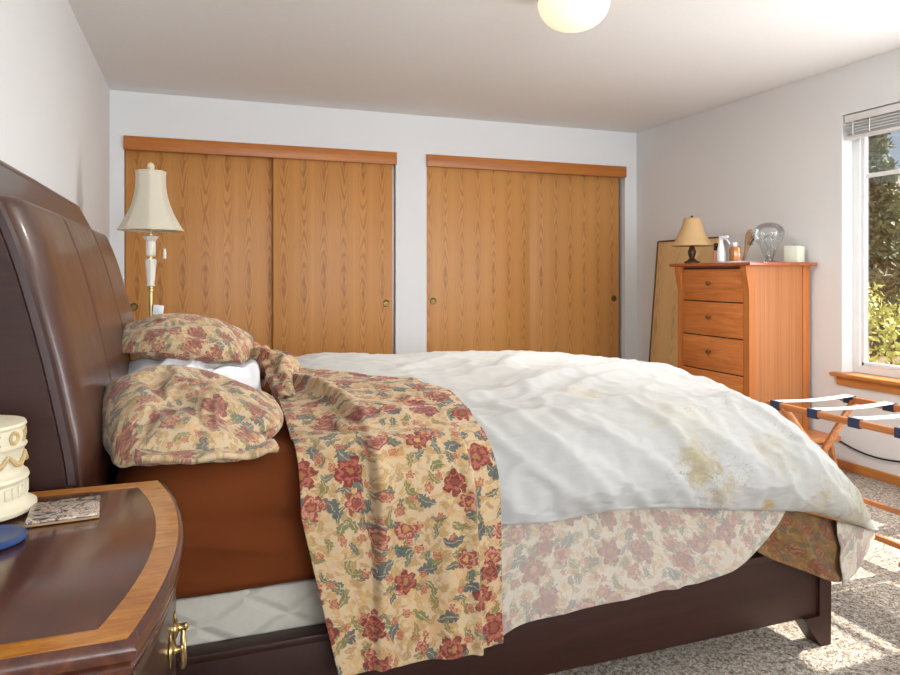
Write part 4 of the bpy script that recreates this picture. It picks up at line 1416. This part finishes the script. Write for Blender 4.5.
# ------------------------------------------------------------------ step stool and cord
st = thing('step_stool', 'low wooden stool with splayed legs between chest and window wall', 'stool', (3.37, 3.13, 0))
MB().box((0, 0, 0.225), (0.30, 0.20, 0.028), 0.006).build('seat', M['stool_wood'], st)
for sx in (-1, 1):
    for sy in (-1, 1):
        a = Vector((sx * 0.095, sy * 0.06, 0.212)); b = Vector((sx * 0.135, sy * 0.085, 0.0))
        mb = MB()
        mb.tube([a, b], [0.020, 0.016], 4)
        mb.build('leg', M['stool_wood'], st, smooth=False)
    MB().box((sx * 0.105, 0, 0.19), (0.018, 0.13, 0.04), 0.003).build('apron', M['stool_wood'], st)
pts = []
for i in range(25):
    t = i / 24
    pts.append((RX1 - 0.012 - 0.01 * math.sin(t * 9), 3.19 - 1.25 * t, 0.175 + 0.10 * t - 0.10 * math.sin(PI * min(1, t * 1.5)) * (1 - t)))
cdm = MB().tube(pts, 0.0055, 8).build('power_cord', M['black'])
tag(cdm, 'black power cord sagging along the wall below the window', 'cord')

# ------------------------------------------------------------------ outside the window
struct(MB().span((RX1 + WT, -14, -0.6), (40, 40, -0.35)).build('garden_ground', M['soil'], smooth=False))


def leaves(mb, n, centre, rad, size, rnd, up=0.3):
    for k in range(n):
        d = Vector((rnd.gauss(0, 1), rnd.gauss(0, 1), rnd.gauss(0, 1)))
        d.normalize()
        r = rnd.random() ** 0.5
        p = Vector(centre) + Vector((d.x * rad[0] * r, d.y * rad[1] * r, d.z * rad[2] * r))
        a = Vector((rnd.uniform(-1, 1), rnd.uniform(-1, 1), rnd.uniform(-0.3, 1))).normalized()
        b = a.cross(Vector((rnd.uniform(-1, 1), rnd.uniform(-1, 1), rnd.uniform(-1, 1)))).normalized()
        s_ = size * rnd.uniform(0.6, 1.3)
        c = a.cross(b)
        vs = [mb.bm.verts.new(p + q) for q in (-a * s_, b * s_ * 0.42 + c * s_ * 0.1, a * s_, -b * s_ * 0.42 + c * s_ * 0.1)]
        mb.bm.faces.new(vs)


rnd = random.Random(5)
shrubs = [((5.0, 3.95, -0.35), 1.52, 0.62, 'nearest yellow green shrub glowing in the sun outside the window'), ((6.9, 4.35, -0.35), 1.15, 0.7, 'second yellow green shrub farther out beyond the window')]
for loc, h, wd, lab in shrubs:
    s_ = thing('shrub', lab, 'shrub', loc)
    mb = MB()
    for k in range(46):
        a = rnd.uniform(0, 2 * PI); t = rnd.random()
        rr = wd * (0.15 + 0.85 * math.sqrt(rnd.random())) * math.sin(PI * min(0.96, 0.35 + 0.6 * t)) ** 0.6
        leaves(mb, 52, (rr * math.cos(a), rr * math.sin(a), h * (0.14 + 0.80 * t)), (0.16, 0.16, 0.12), 0.034, rnd)
    f = mb.build('foliage', M['leaf'], s_, smooth=False, normals=False); f['kind'] = 'stuff'
    mb = MB()
    for k in range(14):
        a = rnd.uniform(0, 2 * PI)
        mb.tube([(0, 0, 0), (0.3 * wd * math.cos(a), 0.3 * wd * math.sin(a), h * 0.4), (0.75 * wd * math.cos(a), 0.75 * wd * math.sin(a), h * 0.85)], [0.016, 0.01, 0.004], 6)
    mb.build('stems', M['bark_dark'], s_)

trees = [((10.2, 8.4, -0.35), 3.95, 0.95, 'tall dark pine standing by the neighbouring house'), ((19.0, 20.0, -0.35), 6.2, 2.2, 'broad evergreen left of the neighbouring house'),
         ((24.0, 15.5, -0.35), 9.5, 2.4, 'distant pine rising behind the house roof')]
for loc, h, wd, lab in trees:
    t_ = thing('pine_tree', lab, 'tree', loc)
    mb = MB()
    for k in range(260):
        t = rnd.random() ** 0.8
        a = rnd.uniform(0, 2 * PI)
        rr = wd * (1.05 - t) * math.sqrt(rnd.random())
        leaves(mb, 60, (rr * math.cos(a), rr * math.sin(a), h * (0.1 + 0.9 * t)), (0.34, 0.34, 0.16), 0.07, rnd)
    f = mb.build('foliage', M['pine'], t_, smooth=False, normals=False); f['kind'] = 'stuff'
    MB().tube([(0, 0, 0), (0.05, 0, h * 0.5), (0, 0, h)], [0.16, 0.10, 0.02], 10).build('trunk', M['bark'], t_)

hs = thing('house', 'grey neighbouring house with a white trimmed window seen outside', 'house', (14.5, 13.0, -0.35))
MB().span((-0.5, -3.2, 0), (5, 3.6, 2.9)).build('wall', M['siding'], hs, smooth=False)
MB().prism([(-3.5, 2.85), (3.9, 2.85), (0.2, 4.1)], 0, -0.9, 5.3).build('roof', M['roofing'], hs, smooth=False)
for yy in (-1.6, 0.6):
    wf = MB().span((-0.56, yy - 0.5, 1.0), (-0.48, yy + 0.5, 2.1)).build('window', M['vinyl'], hs, smooth=False)
    MB().span((-0.58, yy - 0.42, 1.08), (-0.55, yy + 0.42, 2.02)).build('pane', M['black'], wf, smooth=False)
